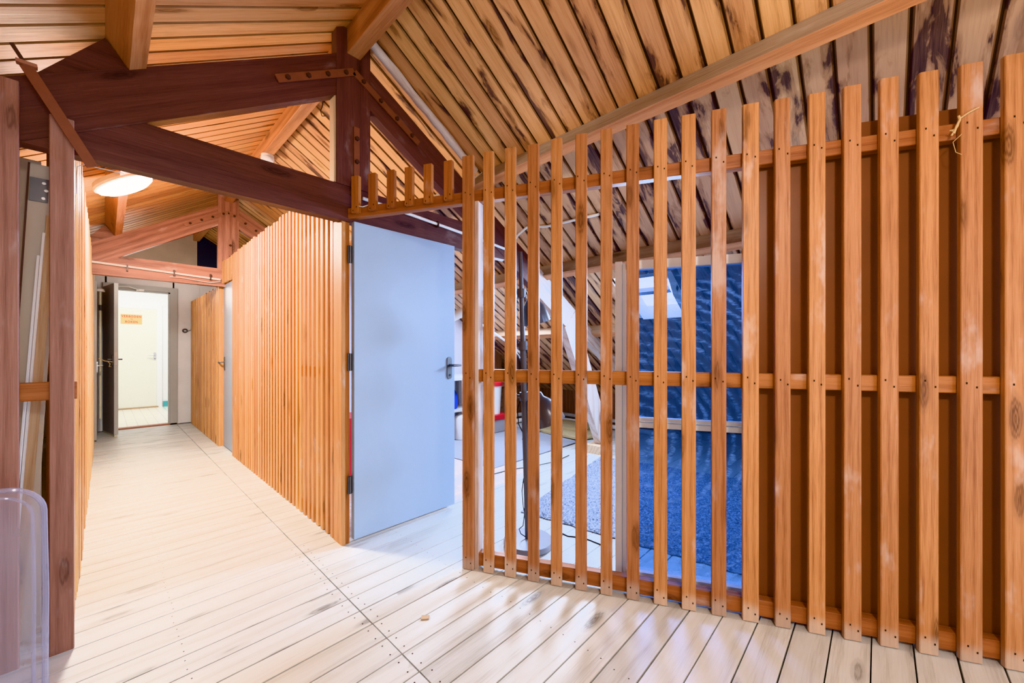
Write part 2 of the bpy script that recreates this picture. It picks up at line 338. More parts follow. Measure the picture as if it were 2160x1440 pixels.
def copy_tree(o, parent=None, dloc=(0, 0, 0)):
    kids = [c for c in bpy.data.objects if c.parent == o]
    c = o.copy(); COL.objects.link(c); c.parent = parent
    if parent is None: c.location = V(o.location) + V(dloc)
    for k in kids: copy_tree(k, c)
    return c
def one(name, mb, mats, label, cat, loc=None, group=None, kind=None):
    return tag(mb.build(name, mats, None, loc), label, cat, group, kind)

# ------------------------------------------------------------------ geometry of the place (x across the roof, y along the ridge, metres)
F0 = V((1.38, 1.69, 0)); DV = V((0.4384, -0.8988, 0)); NV = V((0.8988, 0.4384, 0)); UP = V((0, 0, 1)); X = V((1, 0, 0)); Y = V((0, 1, 0))
def FP(t, off, z): return F0 + DV * t + NV * off + UP * z
RX, RZ = 1.087, 3.28
SL, SR = 0.635, 0.608
def zL(x): return RZ - SL * (RX - x)
def zR(x): return RZ - SR * (x - RX)
TY = 2.42                                 # front of the near truss

# ---- floor: boards across the corridor
mb = MB()
PITCH, PH = 0.1247, 0.0215
for k in range(-26, 72):
    y0 = PH + k * PITCH; y1 = y0 + PITCH
    if y0 > 8.50: break
    g = R.choice([0.0018, 0.0022, 0.0026, 0.0034]) if y0 < 2.6 else R.choice([0.0016, 0.0024, 0.0036])
    for xa, xb in ((-2.0, 0.822 + R.uniform(-.001, .001)), (0.827, 6.4)):
        if xa < 0: xb_ = xb; 
        yy = 0.0
        a, b = y0 + g, min(y1, 8.55) - g
        mb.box((xa, a + yy, -0.03), (xb, b + yy, 0.0), axis=0, ch=0.0012)
    if 0.3 < y0 < 2.6:   # nails by the butt joint
        for yy in (y0 + 0.03, y0 + 0.095):
            for xx in (0.790, 0.858):
                xx += R.uniform(-.008, .008); w = 0.0028
                mb.quad([(xx - w, yy - w, .0006), (xx + w, yy - w, .0006), (xx + w, yy + w, .0006), (xx - w, yy + w, .0006)], mi=1)
    if -0.2 < y0 < 6:
        for xx in (0.22 + R.uniform(-.01, .01), 1.35 + R.uniform(-.01, .01)):
            for yy in (y0 + 0.03, y0 + 0.09):
                w = 0.0022
                mb.quad([(xx - w, yy - w, .0006), (xx + w, yy - w, .0006), (xx + w, yy + w, .0006), (xx - w, yy + w, .0006)], mi=1)
mb.box((-2.0, -3.3, -0.06), (6.4, 8.55, -0.028), mi=2)
one('floor', mb, [M['floorw'], M['nail'], M['gap']], 'bleached pale plank floor of the attic corridor', 'floor', kind='structure')

# ---- ceiling slopes, boards running down from the ridge
def roof(name, sgn, xe, label, mats):
    mb = MB(); p = 0.1225; sl = (SL if sgn < 0 else SR); nrm = V((-sl * -sgn * -1 if False else sgn * sl, 0, 1)).normalized()
    d = V((sgn, 0, -sl)).normalized(); top = V((RX, 0, RZ)); L = abs(xe - RX) * math.sqrt(1 + sl * sl)
    y = 1.985 - p * 42
    while y < 8.55:
        y1 = y + p; segs = [(0.0, L)]
        if sgn > 0 and y1 > 1.36 and y < 1.80:       # roof window opening
            q = math.sqrt(1 + sl * sl); segs = [(0.0, (3.34 - RX) * q), ((3.92 - RX) * q, L)]
        gp = R.uniform(0.0022, 0.0048) if sgn < 0 else R.uniform(0.003, 0.006)
        for a, b in segs:
            n_ = max(2, int((b - a) / 0.6))
            tint = R.random(); off = V((R.uniform(0, 60), R.uniform(0, 20), 0)); vs = []; gr = []; ed = []
            # front surface with a V-groove toward each joint, subdivided across so the edge attribute works
            cols = [(y + gp, 0.010, 1.0), (y + gp + 0.006, 0.0, 1.0), (y + p * 0.28, 0.0, 0.25), (y + p * 0.5, 0.0, 0.0), (y + p * 0.72, 0.0, 0.25), (y1 - gp - 0.006, 0.0, 1.0), (y1 - gp, 0.010, 1.0)]
            for i in range(2):
                s_ = a + (b - a) * i
                for yy, dz, e in cols:
                    vs.append(top + d * s_ + nrm * dz + Y * yy); gr.append((s_, yy - y, 0)); ed.append(e)
            n = len(cols)
            fs = [[j, j + 1, n + j + 1, n + j] for j in range(n - 1)]
            mi = 0 if (sgn < 0 or a > 0 and False) else 0
            mb.add(vs, fs, gr, tint=tint, edge=ed, mi=mi)
        y = y1
    # dark backing above the boards
    q = math.sqrt(1 + sl * sl)
    def back(y0, y1, a, b): mb.quad([top + d * a + nrm * .014 + Y * y0, top + d * b + nrm * .014 + Y * y0, top + d * b + nrm * .014 + Y * y1, top + d * a + nrm * .014 + Y * y1], mi=1)
    if sgn < 0: back(-3.3, 8.6, 0, L)
    else:
        a, b = (3.34 - RX) * q, (3.92 - RX) * q
        back(-3.3, 1.3, 0, L); back(1.85, 8.6, 0, L); back(1.3, 1.85, 0, a); back(1.3, 1.85, b, L)
    return one(name, mb, mats, label, 'ceiling', kind='structure')
roof('ceiling_left', -1, -1.9, 'orange pine board ceiling sloping down toward the dark posts', [M['ceil'], M['gap']])
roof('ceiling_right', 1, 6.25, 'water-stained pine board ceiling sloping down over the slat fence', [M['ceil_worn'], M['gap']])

# ---- walls
mb = MB(); mb.box((-1.9, 8.55, -.05), (0.02, 8.65, 3.6), mi=0); mb.box((0.78, 8.55, -.05), (1.13, 8.65, 2.36), mi=0); mb.box((0.0, 8.55, 2.22), (0.80, 8.65, 2.36), mi=0)
mb.box((-1.9, 8.556, 2.36), (1.10, 8.66, 3.6), mi=1); mb.box((1.10, 8.557, 2.36), (6.3, 8.66, 3.6), mi=2); mb.box((1.13, 8.557, -.05), (6.3, 8.66, 2.36), mi=0)
one('wall_far', mb, [M['wall_white'], M['wall_beige'], M['navy']], 'white end wall with beige gable around the open grey door', 'wall', kind='structure')
mb = MB(); mb.box((-1.95, -3.3, 0), (-1.9, 8.6, 1.6)); one('wall_left', mb, M['wall_beige'], 'low beige wall under the left eaves', 'wall', kind='structure')
mb = MB(); k = 0
y = -3.3
while y < 4.6:
    mb.box((5.6 + 0.004 * (k % 2), y + .004, 0), (5.63, y + .115, 0.62), axis=2); y += .12; k += 1
mb.box((5.625, -3.3, 0), (5.68, 4.6, 0.62), mi=1)
one('wall_right', mb, [M['knee'], M['gap']], 'low dark boarded knee wall under the right eaves', 'wall', kind='structure')
mb = MB(); mb.box((1.10, 4.60, 0), (4.35, 4.66, 1.72)); mb.box((1.10, 4.60, 1.72), (3.4, 4.66, 2.28))
mb.box((4.35, 4.60, 0), (6.2, 4.66, 0.9), mi=1); mb.box((4.35, 4.605, 0.9), (4.6, 4.655, 1.3), mi=1)
for xx in (4.42, 4.62, 4.84, 5.05, 5.3): mb.box((xx, 4.57, 0), (xx + .07, 4.602, 0.85), mi=1)
mb.box((4.35, 4.56, .62), (5.6, 4.60, .70), mi=2)
one('wall_back', mb, [M['wall_lilac'], M['knee'], M['truss_red']], 'lilac-grey and dark timber wall closing the side room', 'wall', kind='structure')
# next room beyond the grey door
mb = MB(); mb.box((-1.2, 8.55, -.02), (2.6, 11.6, 0.002)); one('floor.001', mb, M['tile'], 'white tiled floor beyond the grey door', 'floor', kind='structure')
mb = MB(); mb.box((-1.2, 11.40, 0), (-0.02, 11.5, 2.75)); mb.box((0.80, 11.40, 0), (2.6, 11.5, 2.75)); mb.box((-.02, 11.40, 2.13), (0.80, 11.5, 2.75))
mb.box((-1.2, 8.66, 0), (-1.15, 11.5, 2.75)); mb.box((2.55, 8.66, 0), (2.6, 11.5, 2.75))
one('wall_hallway', mb, M['white_paint'], 'bright white wall around the cream door beyond', 'wall', kind='structure')
mb = MB(); mb.box((-1.2, 8.66, 2.75), (2.6, 11.5, 2.80)); one('ceiling_hallway', mb, M['white_paint'], 'plain white ceiling of the room beyond the grey door', 'ceiling', kind='structure')
mb = MB(); mb.box((0.88, 11.375, 0.0), (1.6, 11.40, 0.12)); one('baseboard_hallway', mb, M['teal'], 'teal skirting board below white wall beyond the door', 'skirting board', kind='structure')

# ---- door handle maker (lever on an escutcheon), pointing along d on a face with normal nrm
def handle(parent, c, nrm, d, long=0.11, plate=(0.045, 0.17), mat='steel'):
    c, nrm, d = V(c), V(nrm).normalized(), V(d).normalized()
    mb = MB(); pw, ph = plate; n = 10; pr = []
    for k in range(n + 1): a = math.pi * k / n; pr.append((math.cos(a) * pw / 2, ph / 2 - pw / 2 + math.sin(a) * pw / 2))
    for k in range(n + 1): a = math.pi + math.pi * k / n; pr.append((math.cos(a) * pw / 2, -ph / 2 + pw / 2 + math.sin(a) * pw / 2))
    mb.prism(pr, c, c + nrm * 0.007, d, UP)
    h = mb.build('door_handle', M[mat], parent, c)
    mb = MB(); p = c + UP * 0.02
    mb.tube([p, p + nrm * .03, p + nrm * .048 + d * .006, p + nrm * .052 + d * .03, p + nrm * .05 + d * long], [.009, .009, .010, .010, .009], 10)
    mb.build('lever', M[mat], h, p)
    mb = MB(); q = c - UP * 0.055
    mb.tube([q, q + nrm * .009], .009, 10); mb.build('keyhole', M['black'], h, q)
    return h

# ---- blue-grey door standing open into the side room
D = thing('door_1', 'pale blue-grey flush door standing open beside the slat fence', 'door', (1.085, 2.40, 0), kind='structure')
mb = MB(); mb.box((1.080, 2.395, 0.032), (1.875, 2.435, 2.035), ch=0.002, axis=2); mb.build('door_leaf', M['door_paint'], D, (1.085, 2.40, 0))
handle(D, (1.822, 2.395, 1.09), (0, -1, 0), (1, 0, 0), 0.075, mat='steel_dark')
for z in (1.83, 1.15, 0.375):
    mb = MB(); mb.box((1.052, 2.420, z - .055), (1.079, 2.428, z + .055)); mb.tube([(1.066, 2.418, z - .055), (1.066, 2.418, z + .055)], .008, 10)
    mb.build('hinge', M['steel_dark'], D, (1.066, 2.42, z))
# ---- second blue-grey door, closed, in the corridor slat wall
D = thing('door_2', 'narrow view of pale blue door set in the corridor slat wall', 'door', (1.06, 5.8, 0), kind='structure')
mb = MB(); mb.box((1.050, 5.505, 0.012), (1.09, 6.115, 2.062), ch=0.002, axis=2); mb.build('door_leaf', M['door_paint'], D, (1.06, 5.8, 0))
handle(D, (1.050, 6.03, 1.06), (-1, 0, 0), (0, 1, 0), 0.12, mat='steel_dark')
# ---- grey door frame + leaf at the corridor end
mb = MB()
for x0, x1 in ((0.745, 0.835), (-0.02, 0.045)):
    mb.box((x0, 8.50, 0), (x1, 8.66, 2.262)); 
mb.box((0.045, 8.50, 2.185), (0.745, 8.66, 2.262))
mb.box((0.725, 8.53, 0), (0.745, 8.62, 2.185)); mb.box((0.045, 8.53, 2.165), (0.745, 8.62, 2.185))
one('trim_1', mb, M['grey_paint'], 'grey door frame at the corridor end', 'door frame', kind='structure')
mb = MB(); mb.box((0.0, 8.50, 0.0), (0.83, 8.62, 0.022)); one('trim_2', mb, M['rust_light'], 'brown wooden threshold under the grey door frame', 'threshold', kind='structure')
D = thing('door_3', 'dark grey door swung open at the corridor end', 'door', (0.0, 8.48, 0), kind='structure')
da = V((0.112, -0.600, 0)).normalized(); dn = V((da.y, -da.x, 0)) * -1
P0 = V((-0.002, 8.47, 0))
mb = MB(); mb.beam(P0 + da * .305 + UP * .03, P0 + da * .305 + UP * 2.185, 0.61, 0.042, da, dn); mb.build('door_leaf', M['grey_dark'], D, P0)
mb = MB(); mb.beam(P0 + da * .612 + UP * .03, P0 + da * .612 + UP * 2.185, 0.004, 0.043, da, dn); mb.build('edge_strip', M['grey_paint'], D, P0)
mb = MB(); e = P0 + da * .615; mb.beam(e + UP * 1.02, e + UP * 1.20, .004, .024, da, dn); mb.build('lock_plate', M['steel'], D, e)
handle(D, P0 + da * .555 + UP * 1.08 - dn * .0225, -dn, -da, 0.12, mat='steel_dark')
handle(D, P0 + da * .555 + UP * 1.08 + dn * .0225, dn, -da, 0.12, mat='steel_dark')
mb = MB(); mb.beam(P0 + da * .30 + UP * .0, P0 + da * .30 + UP * .03, .6, .03, da, dn); mb.build('draught_strip', M['cream_tube'], D, P0)
# vertical white rod with guides standing against the left of the grey door (surface bolt)
B = thing('closing_rod', 'cream vertical rod on the left jamb behind the dark grey door', 'rod', (-0.035, 8.40, 0))
mb = MB(); mb.tube([(-.045, 8.10, .25), (-.045, 8.10, 2.09)], .012, 8); mb.build('rod', M['cream_tube'], B, (-.045, 8.10, 1.2))
mb = MB(); mb.tube([(-.045, 8.10, 1.80), (-.045, 8.10, 1.88)], .020, 8); mb.build('clamp', M['steel_dark'], B, (-.045, 8.10, 1.84))
mb = MB(); mb.lathe([(0, 0), (.05, 0), (.045, .03), (.02, .05), (0, .05)], (-.045, 8.10, 2.07), n=16); mb.build('cap', M['white_plastic'], B, (-.045, 8.10, 2.08))
# grey-blue jamb door leaf in the left wall at the far end
D = thing('door_4', 'grey-blue door at far end of the left slat wall', 'door', (-0.09, 8.2, 0), kind='structure')
mb = MB(); mb.box((-.115, 7.62, .02), (-.075, 8.44, 2.16), axis=2); mb.build('door_leaf', M['grey_paint'], D, (-.09, 8.2, 0))
handle(D, (-.075, 7.72, 1.00), (1, 0, 0), (0, 1, 0), 0.12)
# door closer arm above
B = thing('door_closer', 'white door closer arm above the far grey doorway', 'door closer', (0.30, 8.46, 2.2))
mb = MB(); mb.tube([(0.13, 8.46, 2.215), (.26, 8.40, 2.213), (.37, 8.46, 2.185)], .010, 8); mb.build('arm', M['white_plastic'], B, (.25, 8.45, 2.2))
mb = MB(); mb.box((.34, 8.455, 2.165), (.43, 8.499, 2.20), ch=.004); mb.build('bracket', M['white_plastic'], B, (.38, 8.48, 2.18))
# cream door with the sign in the room beyond
D = thing('door_5', 'cream white flush door beyond, carrying the no smoking sign', 'door', (0.4, 11.39, 0), kind='structure')
mb = MB(); mb.box((0.0, 11.375, 0.03), (0.775, 11.41, 2.115), ch=.002, axis=2); mb.build('door_leaf', M['cream_door'], D, (.4, 11.39, 0))
mb = MB()
for a, b in (((-.09, 11.365, 0), (0.0, 11.40, 2.21)), ((.775, 11.365, 0), (.865, 11.40, 2.21)), ((0, 11.365, 2.12), (.775, 11.40, 2.21))): mb.box(a, b, ch=.004)
mb.build('door_frame', M['white_paint'], D, (.4, 11.38, 0))
mb = MB(); mb.box((0, 11.345, 0), (.80, 11.40, .028)); mb.build('threshold', M['cardboard'], D, (.4, 11.38, 0))
handle(D, (.745, 11.375, 1.11), (0, -1, 0), (-1, 0, 0), .12)
# sign
S = thing('warning_sign', 'yellowed card sign with red capital lettering on cream door', 'sign', (0.41, 11.372, 1.88))
mb = MB(); mb.box((0.225, 11.370, 1.785), (0.545, 11.3745, 1.985)); mb.build('sign_board', M['sign'], S, (.385, 11.372, 1.885))
def text(body, size, c, mat, parent, name='lettering', sx=1.0, sp=1.15):
    cu = bpy.data.curves.new(name, 'FONT'); cu.body = body; cu.size = size; cu.align_x = 'CENTER'; cu.align_y = 'CENTER'; cu.extrude = 0.0006; cu.space_character = sp; cu.offset = 0.0011 * size / .06
    to = bpy.data.objects.new(name, cu); COL.objects.link(to); bpy.context.view_layer.update()
    me = bpy.data.meshes.new_from_object(to.evaluated_get(bpy.context.evaluated_depsgraph_get()))
    bpy.data.objects.remove(to)
    me.transform(Matrix.Diagonal((sx, 1, 1, 1))); me.transform(Matrix.Rotation(math.pi / 2, 4, 'X'))
    o = bpy.data.objects.new(name, me); COL.objects.link(o); me.materials.clear(); me.materials.append(mat); o.parent = parent; o.location = V(c) - world_loc(parent); return o
text('VERBODEN', .062, (.385, 11.3690, 1.942), M['sign_red'], S, sx=.80, sp=1.25)
text('TE', .034, (.385, 11.3690, 1.886), M['sign_red'], S, sx=.8)
text('ROKEN', .062, (.385, 11.3690, 1.828), M['sign_red'], S, sx=.80, sp=1.25)
mb = MB(); mb.box((1.02, 11.345, 1.19), (1.25, 11.40, 1.215), ch=.004); one('grab_bar', mb, M['steel_dark'], 'short dark bar on the white wall beyond the cream door', 'bar')
# coil hook on far wall
B = thing('cable_coil', 'small dark coil of cable on white wall beside grey frame', 'cable', (0.93, 8.54, 1.56))
mb = MB(); mb.tube([(.935 + .028 * math.cos(a), 8.535, 1.565 + .026 * math.sin(a)) for a in [i * math.pi / 8 for i in range(17)]], .011, 8); mb.build('coil', M['steel_dark'], B, (.935, 8.535, 1.565))
mb = MB(); mb.tube([(.955, 8.538, 1.55), (.985, 8.54, 1.565), (1.03, 8.545, 1.59)], .004, 6); mb.build('tail', M['steel_dark'], B, (.98, 8.54, 1.565))

# ------------------------------------------------------------------ roof trusses
def rafter(mb, side, x0, x1, top0, slope, thick=0.255, th=0.07, y=TY):
    """plank in the truss plane: vertical thickness 'thick' below the top line"""
    z0 = top0; z1 = top0 - slope * abs(x1 - x0)
    pr = [(x0, z0), (x1, z1), (x1, z1 - thick), (x0, z0 - thick)]
    vs = []; gr = []; L = math.hypot(x1 - x0, z1 - z0)
    for yy in (y, y + th):
        for i, (a, b) in enumerate(pr): vs.append((a, yy, b)); gr.append((0 if i in (0, 3) else L, 0 if i < 2 else thick, yy - y))
    mb.add(vs, [[0, 1, 2, 3], [7, 6, 5, 4], [0, 4, 5, 1], [1, 5, 6, 2], [2, 6, 7, 3], [3, 7, 4, 0]], gr)
def make_truss(mat, strapmat, label, full=True):
    T = thing('roof_truss', label, 'roof truss', (RX, TY, 2.05))
    mb = MB(); mb.box((0.979, TY - .006, 2.255), (1.196, TY + .07, 3.24), axis=2); mb.build('king_post', mat, T, (RX, TY, 2.7))
    if full:
        mb = MB(); mb.box((0.968, TY + .005, 2.262), (0.9795, TY + .072, 2.80), axis=2); mb.build('lit_side_strip', M['raw'], T, (.97, TY, 2.5))  # pale strip carries the lamplight on the king post's side in its colour
    mb = MB(); mb.box((-.42, TY + .004, 2.035), (2.62, TY + .072, 2.258), axis=0); mb.build('tie_beam', mat, T, (RX, TY, 2.15))
    mb = MB(); rafter(mb, -1, 0.979, -1.2, 3.050, 0.630); mb.build('rafter', mat, T, (0, TY, 2.4))
    mb = MB(); rafter(mb, 1, 1.196, 2.84, 3.060, 0.588, 0.262); mb.build('rafter', mat, T, (2, TY, 2.4))
    # V-shaped flat steel strap over the joint, bolts
    def strap(a, b, nb, w=.042):
        a, b = V(a), V(b); d = (b - a).normalized(); u = V((-d.z, 0, d.x))
        mb = MB(); mb.beam(a, b, w, .008, u, Y); s = mb.build('strap', strapmat, T, (a + b) / 2)
        for i in range(nb):
            p = a + (b - a) * ((i + .5) / nb); mb = MB(); mb.lathe([(0, .012), (.013, .012), (.015, .004), (.015, 0)], p + Y * -.004, (0, -1, 0), 6); mb.build('bolt', M['bolt'], s, p)
    yy = TY - .012
    strap((.652, yy, 2.722), (1.087, yy, 2.985), 4); strap((1.087, yy, 2.985), (1.56, yy, 2.715), 4)
    strap((1.102, yy, 2.64), (1.102, yy, 2.20), 3, .036)
    mb = MB(); vs = [(-.21, TY + .01, 2.296), (0.0, TY + .01, 2.575), (.078, TY + .01, 2.474)]
    mb.add(vs + [(a, b + .055, c) for a, b, c in vs], [[0, 1, 2], [5, 4, 3], [0, 3, 4, 1], [1, 4, 5, 2], [2, 5, 3, 0]], [(a, c, b) for a, b, c in vs] * 2)
    mb.build('cleat', mat, T, (-.05, TY, 2.44))
    if full:
        mb = MB(); rafter(mb, 1, 2.84, 3.55, 3.060 - .588 * 1.644, 0.60, 0.285, .09, TY - .004); mb.build('painted_end', M['whitewash'], T, (3.2, TY, 1.9))['label'] = 'white painted lower end of rafter'
        mb = MB(); rafter(mb, 1, 3.50, 4.9, 1.74, 0.60, 0.19, .07, TY + .03); mb.build('rafter_tail', M['whitewash'], T, (4.1, TY, 1.4))
        mb = MB(); pr = [(3.36, 1.47), (3.553, 1.66), (4.235, .30), (4.205, .10), (4.09, .10)]
        vs = [(a, yy_, c) for yy_ in (TY - .01, TY + .08) for a, c in pr]; n = 5
        mb.add(vs, [list(range(n)), list(range(2 * n - 1, n - 1, -1))] + [[i, n + i, n + (i + 1) % n, (i + 1) % n] for i in range(n)], [(c, a, b) for a, b, c in vs]); mb.build('strut', M['whitewash'], T, (3.9, TY, .9))['label'] = 'pinkish white strut down to floor block'
    return T
T1 = make_truss(M['truss'], M['rust'], 'dark brown king post truss in front, spanning above the blue door')
T2 = make_truss(M['truss_red'], M['rust_light'], 'red-brown king post truss deep in the corridor before the end wall', False)
T2.location = (RX, TY + 3.60, 2.05)
mb = MB(); mb.box((3.98, 2.37, 0.0), (4.26, 2.56, 0.10), ch=.003, axis=0); one('foot_block', mb, M['raw'], 'pale timber block under the foot of the white strut', 'wood block', (4.1, 2.45, 0))

# ridge beam, purlins
def inclined(name, sgn, xa, y0, y1, mat, label, w=.065, h=.14):
    sl = SL if sgn < 0 else SR; z = zL(xa) if sgn < 0 else zR(xa)
    nrm = V((sgn * sl, 0, 1)).normalized(); d = V((sgn, 0, -sl)).normalized()
    # xa: the upper (ridge-side) top edge for right slope, the lower top edge for the left slope
    A = V((xa, 0, z)); c = A + d * (w / 2) * (1 if sgn > 0 else -1) - nrm * (h / 2 + .001)
    mb = MB(); mb.beam(c + Y * y0, c + Y * y1, w, h, d, nrm, tint=.5); mb.mi[0] = 1
    return one(name, mb, [mat, M['orange']], label, 'purlin', c + Y * y0, None, 'thing')
mb = MB(); mb.box((1.045, -3.2, 3.085), (1.13, TY + .02, 3.255), axis=1, ch=.003); one('ridge_beam', mb, M['orange'], 'orange-brown ridge beam above the camera side, ending on king post', 'ridge beam', (1.087, 0, 3.17), None, 'thing')
mb = MB(); mb.box((1.045, TY + .05, 3.118), (1.13, 8.55, 3.255), axis=1, ch=.003); one('ridge_beam', mb, M['orange'], 'orange-brown ridge beam over the corridor, carrying smoke detector', 'ridge beam', (1.087, 4, 3.17), None, 'thing')
inclined('purlin', -1, 0.0, -3.2, 8.5, M['orange'], 'red-brown purlin running along the left ceiling slope')
inclined('purlin', 1, 2.10, -3.2, 6.0, M['purlin'], 'pale weathered purlin crossing right ceiling above slat fence')
inclined('purlin', 1, 3.06, -3.2, 4.6, M['purlin'], 'lower purlin passing just above the blue glazed frame', .075, .13)
inclined('purlin', 1, 3.98, 2.0, 4.6, M['raw'], 'lowest pale purlin near the right eaves behind the strut', .09, .10)
# peeling batten on the right slope beside the truss
mb = MB(); nrm = V((SR, 0, 1)).normalized(); d = V((1, 0, -SR)).normalized()
a = V((1.17, 2.345, zR(1.17))) - nrm * .036; b = V((2.06, 2.345, zR(2.06))) - nrm * .036
mb.tube([a + (b - a) * (i / 14) + Y * R.uniform(-.006, .006) for i in range(15)], [.030 + R.uniform(-.004, .004) for _ in range(15)], 10)
one('batten', mb, M['whitewash'], 'peeling whitish batten along right ceiling beside the truss', 'batten', (1.6, 2.35, 2.95))
# rusty flat bar at left with bracket
B = thing('iron_tie_bar', 'rusty flat iron bar slanting across the top left posts', 'iron bar', (-.13, 2.37, 2.17))
mb = MB(); a, b = V((-.208, 2.372, 2.315)), V((-.035, 2.372, 1.985)); dd = (b - a).normalized()
mb.beam(a, b, .036, .008, V((-dd.z, 0, dd.x)), Y); mb.build('bar', M['rust'], B, a)
mb = MB(); mb.beam(a - dd * .075, a, .012, .006, V((-dd.z, 0, dd.x)), Y); mb.build('pin', M['bolt'], B, a)
mb = MB(); mb.box((-.232, 2.355, 2.312), (-.180, 2.38, 2.325)); mb.build('bracket', M['rust_light'], B, a)

# ------------------------------------------------------------------ slat fence along the skewed line
FE = thing('slat_fence', 'orange-brown slat fence of upright boards between corridor and side room', 'fence', FP(0, 0, 0), kind='thing')
tl = [(0.031, 2.309, .068), (0.153, 2.312, .060), (0.278, 2.315, .062), (0.407, 2.312, .060), (0.530, 2.322, .058), (0.657, 2.325, .058), (0.783, 2.328, .057), (0.910, 2.329, .060), (1.036, 2.332, .060), (1.161, 2.331, .061), (1.288, 2.332, .061), (1.416, 2.333, .064), (1.541, 2.332, .059), (1.667, 2.330, .060), (1.793, 2.337, .061), (1.917, 2.344, .061), (2.044, 2.342, .061), (2.174, 2.345, .067), (2.310, 2.352, .075), (2.44, 2.35, .062), (2.565, 2.35, .061), (2.69, 2.35, .060), (2.815, 2.35, .062)]
for i, (t, z, w) in enumerate(tl):
    mb = MB(); dx = R.uniform(-.002, .002)
    mb.beam(FP(t, .011, .004), FP(t + dx, .011, z), w, .024, DV, NV, .003)
    for zz in (2.097, 1.085, .055):
        for s_ in ((-.013, .012), (.016, -.010)):
            c = FP(t + s_[0] + R.uniform(-.003, .003), -.0016, zz + s_[1] + R.uniform(-.006, .006)); q = .0026
            mb.quad([c - DV * q - UP * q * 1.5, c + DV * q - UP * q * 1.5, c + DV * q + UP * q * 1.5, c - DV * q + UP * q * 1.5], mi=1)
    mb.build('slat', [M['slat'], M['nail']], FE, FP(t, .011, 0))
for t in (-.725, -.601, -.470, -.347, -.221, -.091):          # short slats over the doorway
    mb = MB(); z0 = 2.066 if t > -.7 else 2.062
    mb.beam(FP(t, .010, z0 + .012), FP(t, .010, 2.298), .052, .028, DV, NV, .002)
    for s_ in (-.012, .013):
        c = FP(t + s_, -.0046, 2.095 + s_ * .8); q = .003
        mb.quad([c - DV * q - UP * q * 1.5, c + DV * q - UP * q * 1.5, c + DV * q + UP * q * 1.5, c - DV * q + UP * q * 1.5], mi=1)
    mb.build('slat', [M['rail'], M['nail']], FE, FP(t, 0, 2.1))  # darker rail wood puts the shade on the short slats into their colour
for t0, t1, z0, z1, h in ((-.80, 2.92, 2.054, 2.070, .064), (.085, 2.92, 1.049, 1.052, .068), (.085, 2.92, .020, .016, .072)):
    mb = MB(); mb.beam(FP(t0, .050, z0 + h / 2), FP(t1, .050, z1 + h / 2), .048, h, NV, UP, .003); mb.build('rail', M['rail'], FE, FP((t0 + t1) / 2, .05, z0))
mb = MB(); mb.beam(FP(.0725, .058, 0), FP(.0725, .058, 2.06), .026, .070, DV, NV, .002); mb.build('post', M['whitewash'], FE, FP(.0725, .06, 0))['label'] = 'whitish door jamb post of fence'  # whitish timber carries the lit edge of the jamb in its colour
# corner post at the corridor wall
CP = thing('corner_post', 'orange-brown corner post between corridor slat wall and blue door', 'post', (1.035, 2.49, 0))
mb = MB(); mb.box((1.020, 2.438, 0), (1.046, 2.565, 2.05), ch=.002, axis=2); mb.build('face_board', M['slat_wall'], CP, (1.03, 2.5, 0))
mb = MB(); mb.box((1.0465, 2.440, 0), (1.071, 2.500, 2.035), ch=.002, axis=2); mb.build('jamb_strip', M['rail'], CP, (1.06, 2.47, 0))
# hardboard backing of the fence's right end
mb = MB(); mb.beam(FP(2.18, .084, .02), FP(2.18, .084, 2.14), 1.44, .006, DV, NV); mb.beam(FP(2.02, .084, 2.14), FP(2.02, .084, 2.215), .40, .006, DV, NV)
one('hardboard_panel', mb, M['hardboard'], 'dark brown hardboard sheet behind the right end of slat fence', 'panel', FP(2.0, .084, .02))
# twine on the fence
mb = MB(); tt = 2.16
mb.tube([FP(tt - .05, -.006, 2.085), FP(tt - .035, -.010, 2.10), FP(tt - .028, -.012, 2.13), FP(tt - .0, -.007, 2.15), FP(tt + .03, -.006, 2.165), FP(tt + .036, .01, 2.17)], .0032, 6)
mb.tube([FP(tt - .045, -.008, 2.075), FP(tt - .040, -.014, 2.10), FP(tt - .030, -.014, 2.125), FP(tt - .034, -.014, 2.14)], .004, 6)
mb.tube([FP(tt - .055, -.004, 2.09), FP(tt - .043, -.012, 2.088), FP(tt - .05, -.004, 2.07)], .0035, 6)
mb.tube([FP(tt - .02, -.006, 2.07), FP(tt - .05, -.012, 2.04), FP(tt - .04, -.010, 2.0), FP(tt - .02, -.006, 1.99)], .0012, 5)
one('twine', mb, M['twine'], 'frayed straw-coloured twine knotted round a slat at upper right', 'twine', FP(tt, 0, 2.1))

# ------------------------------------------------------------------ corridor slat walls
def slat_wall(name, label, ys, x, zt, mat, lean=0.0, depth=.039, w=.043, backing=None, rails=True, short=(), jit=.002):
    W = thing(name, label, 'slat wall', (x, ys[0], 0), kind='thing')
    for y_ in ys:
        z0, z1 = .003, zt + R.uniform(-.012, .012)
        depth_ = depth - (R.uniform(0, .011) if x < 0 else 0)
        for (sa, sb, sz) in short:
            if sa < y_ < sb: z0 = sz
        jx = R.uniform(0, jit); mb = MB(); mb.box((x + jx, y_ - w / 2, z0), (x + depth_, y_ + w / 2, z1), ch=.002, axis=2); mb.build('slat', mat, W, (x, y_, 0))
    return W
P_ = .0835
ysA = [2.60 + P_ * i for i in range(35)]
W = slat_wall('slatted_partition', 'long corridor slat wall of pale orange boards next to blue door', ysA + [5.53 + P_ * i for i in range(7)], 1.020, 2.345, M['slat_wall'], short=[(5.52, 6.13, 2.075)])
for z in (2.06, 1.05, .06):
    mb = MB(); mb.box((1.059, 2.57, z), (1.10, 5.50 if z < 2 else 6.11, z + .068)); mb.build('rail', M['slat'], W, (1.08, 4, z))
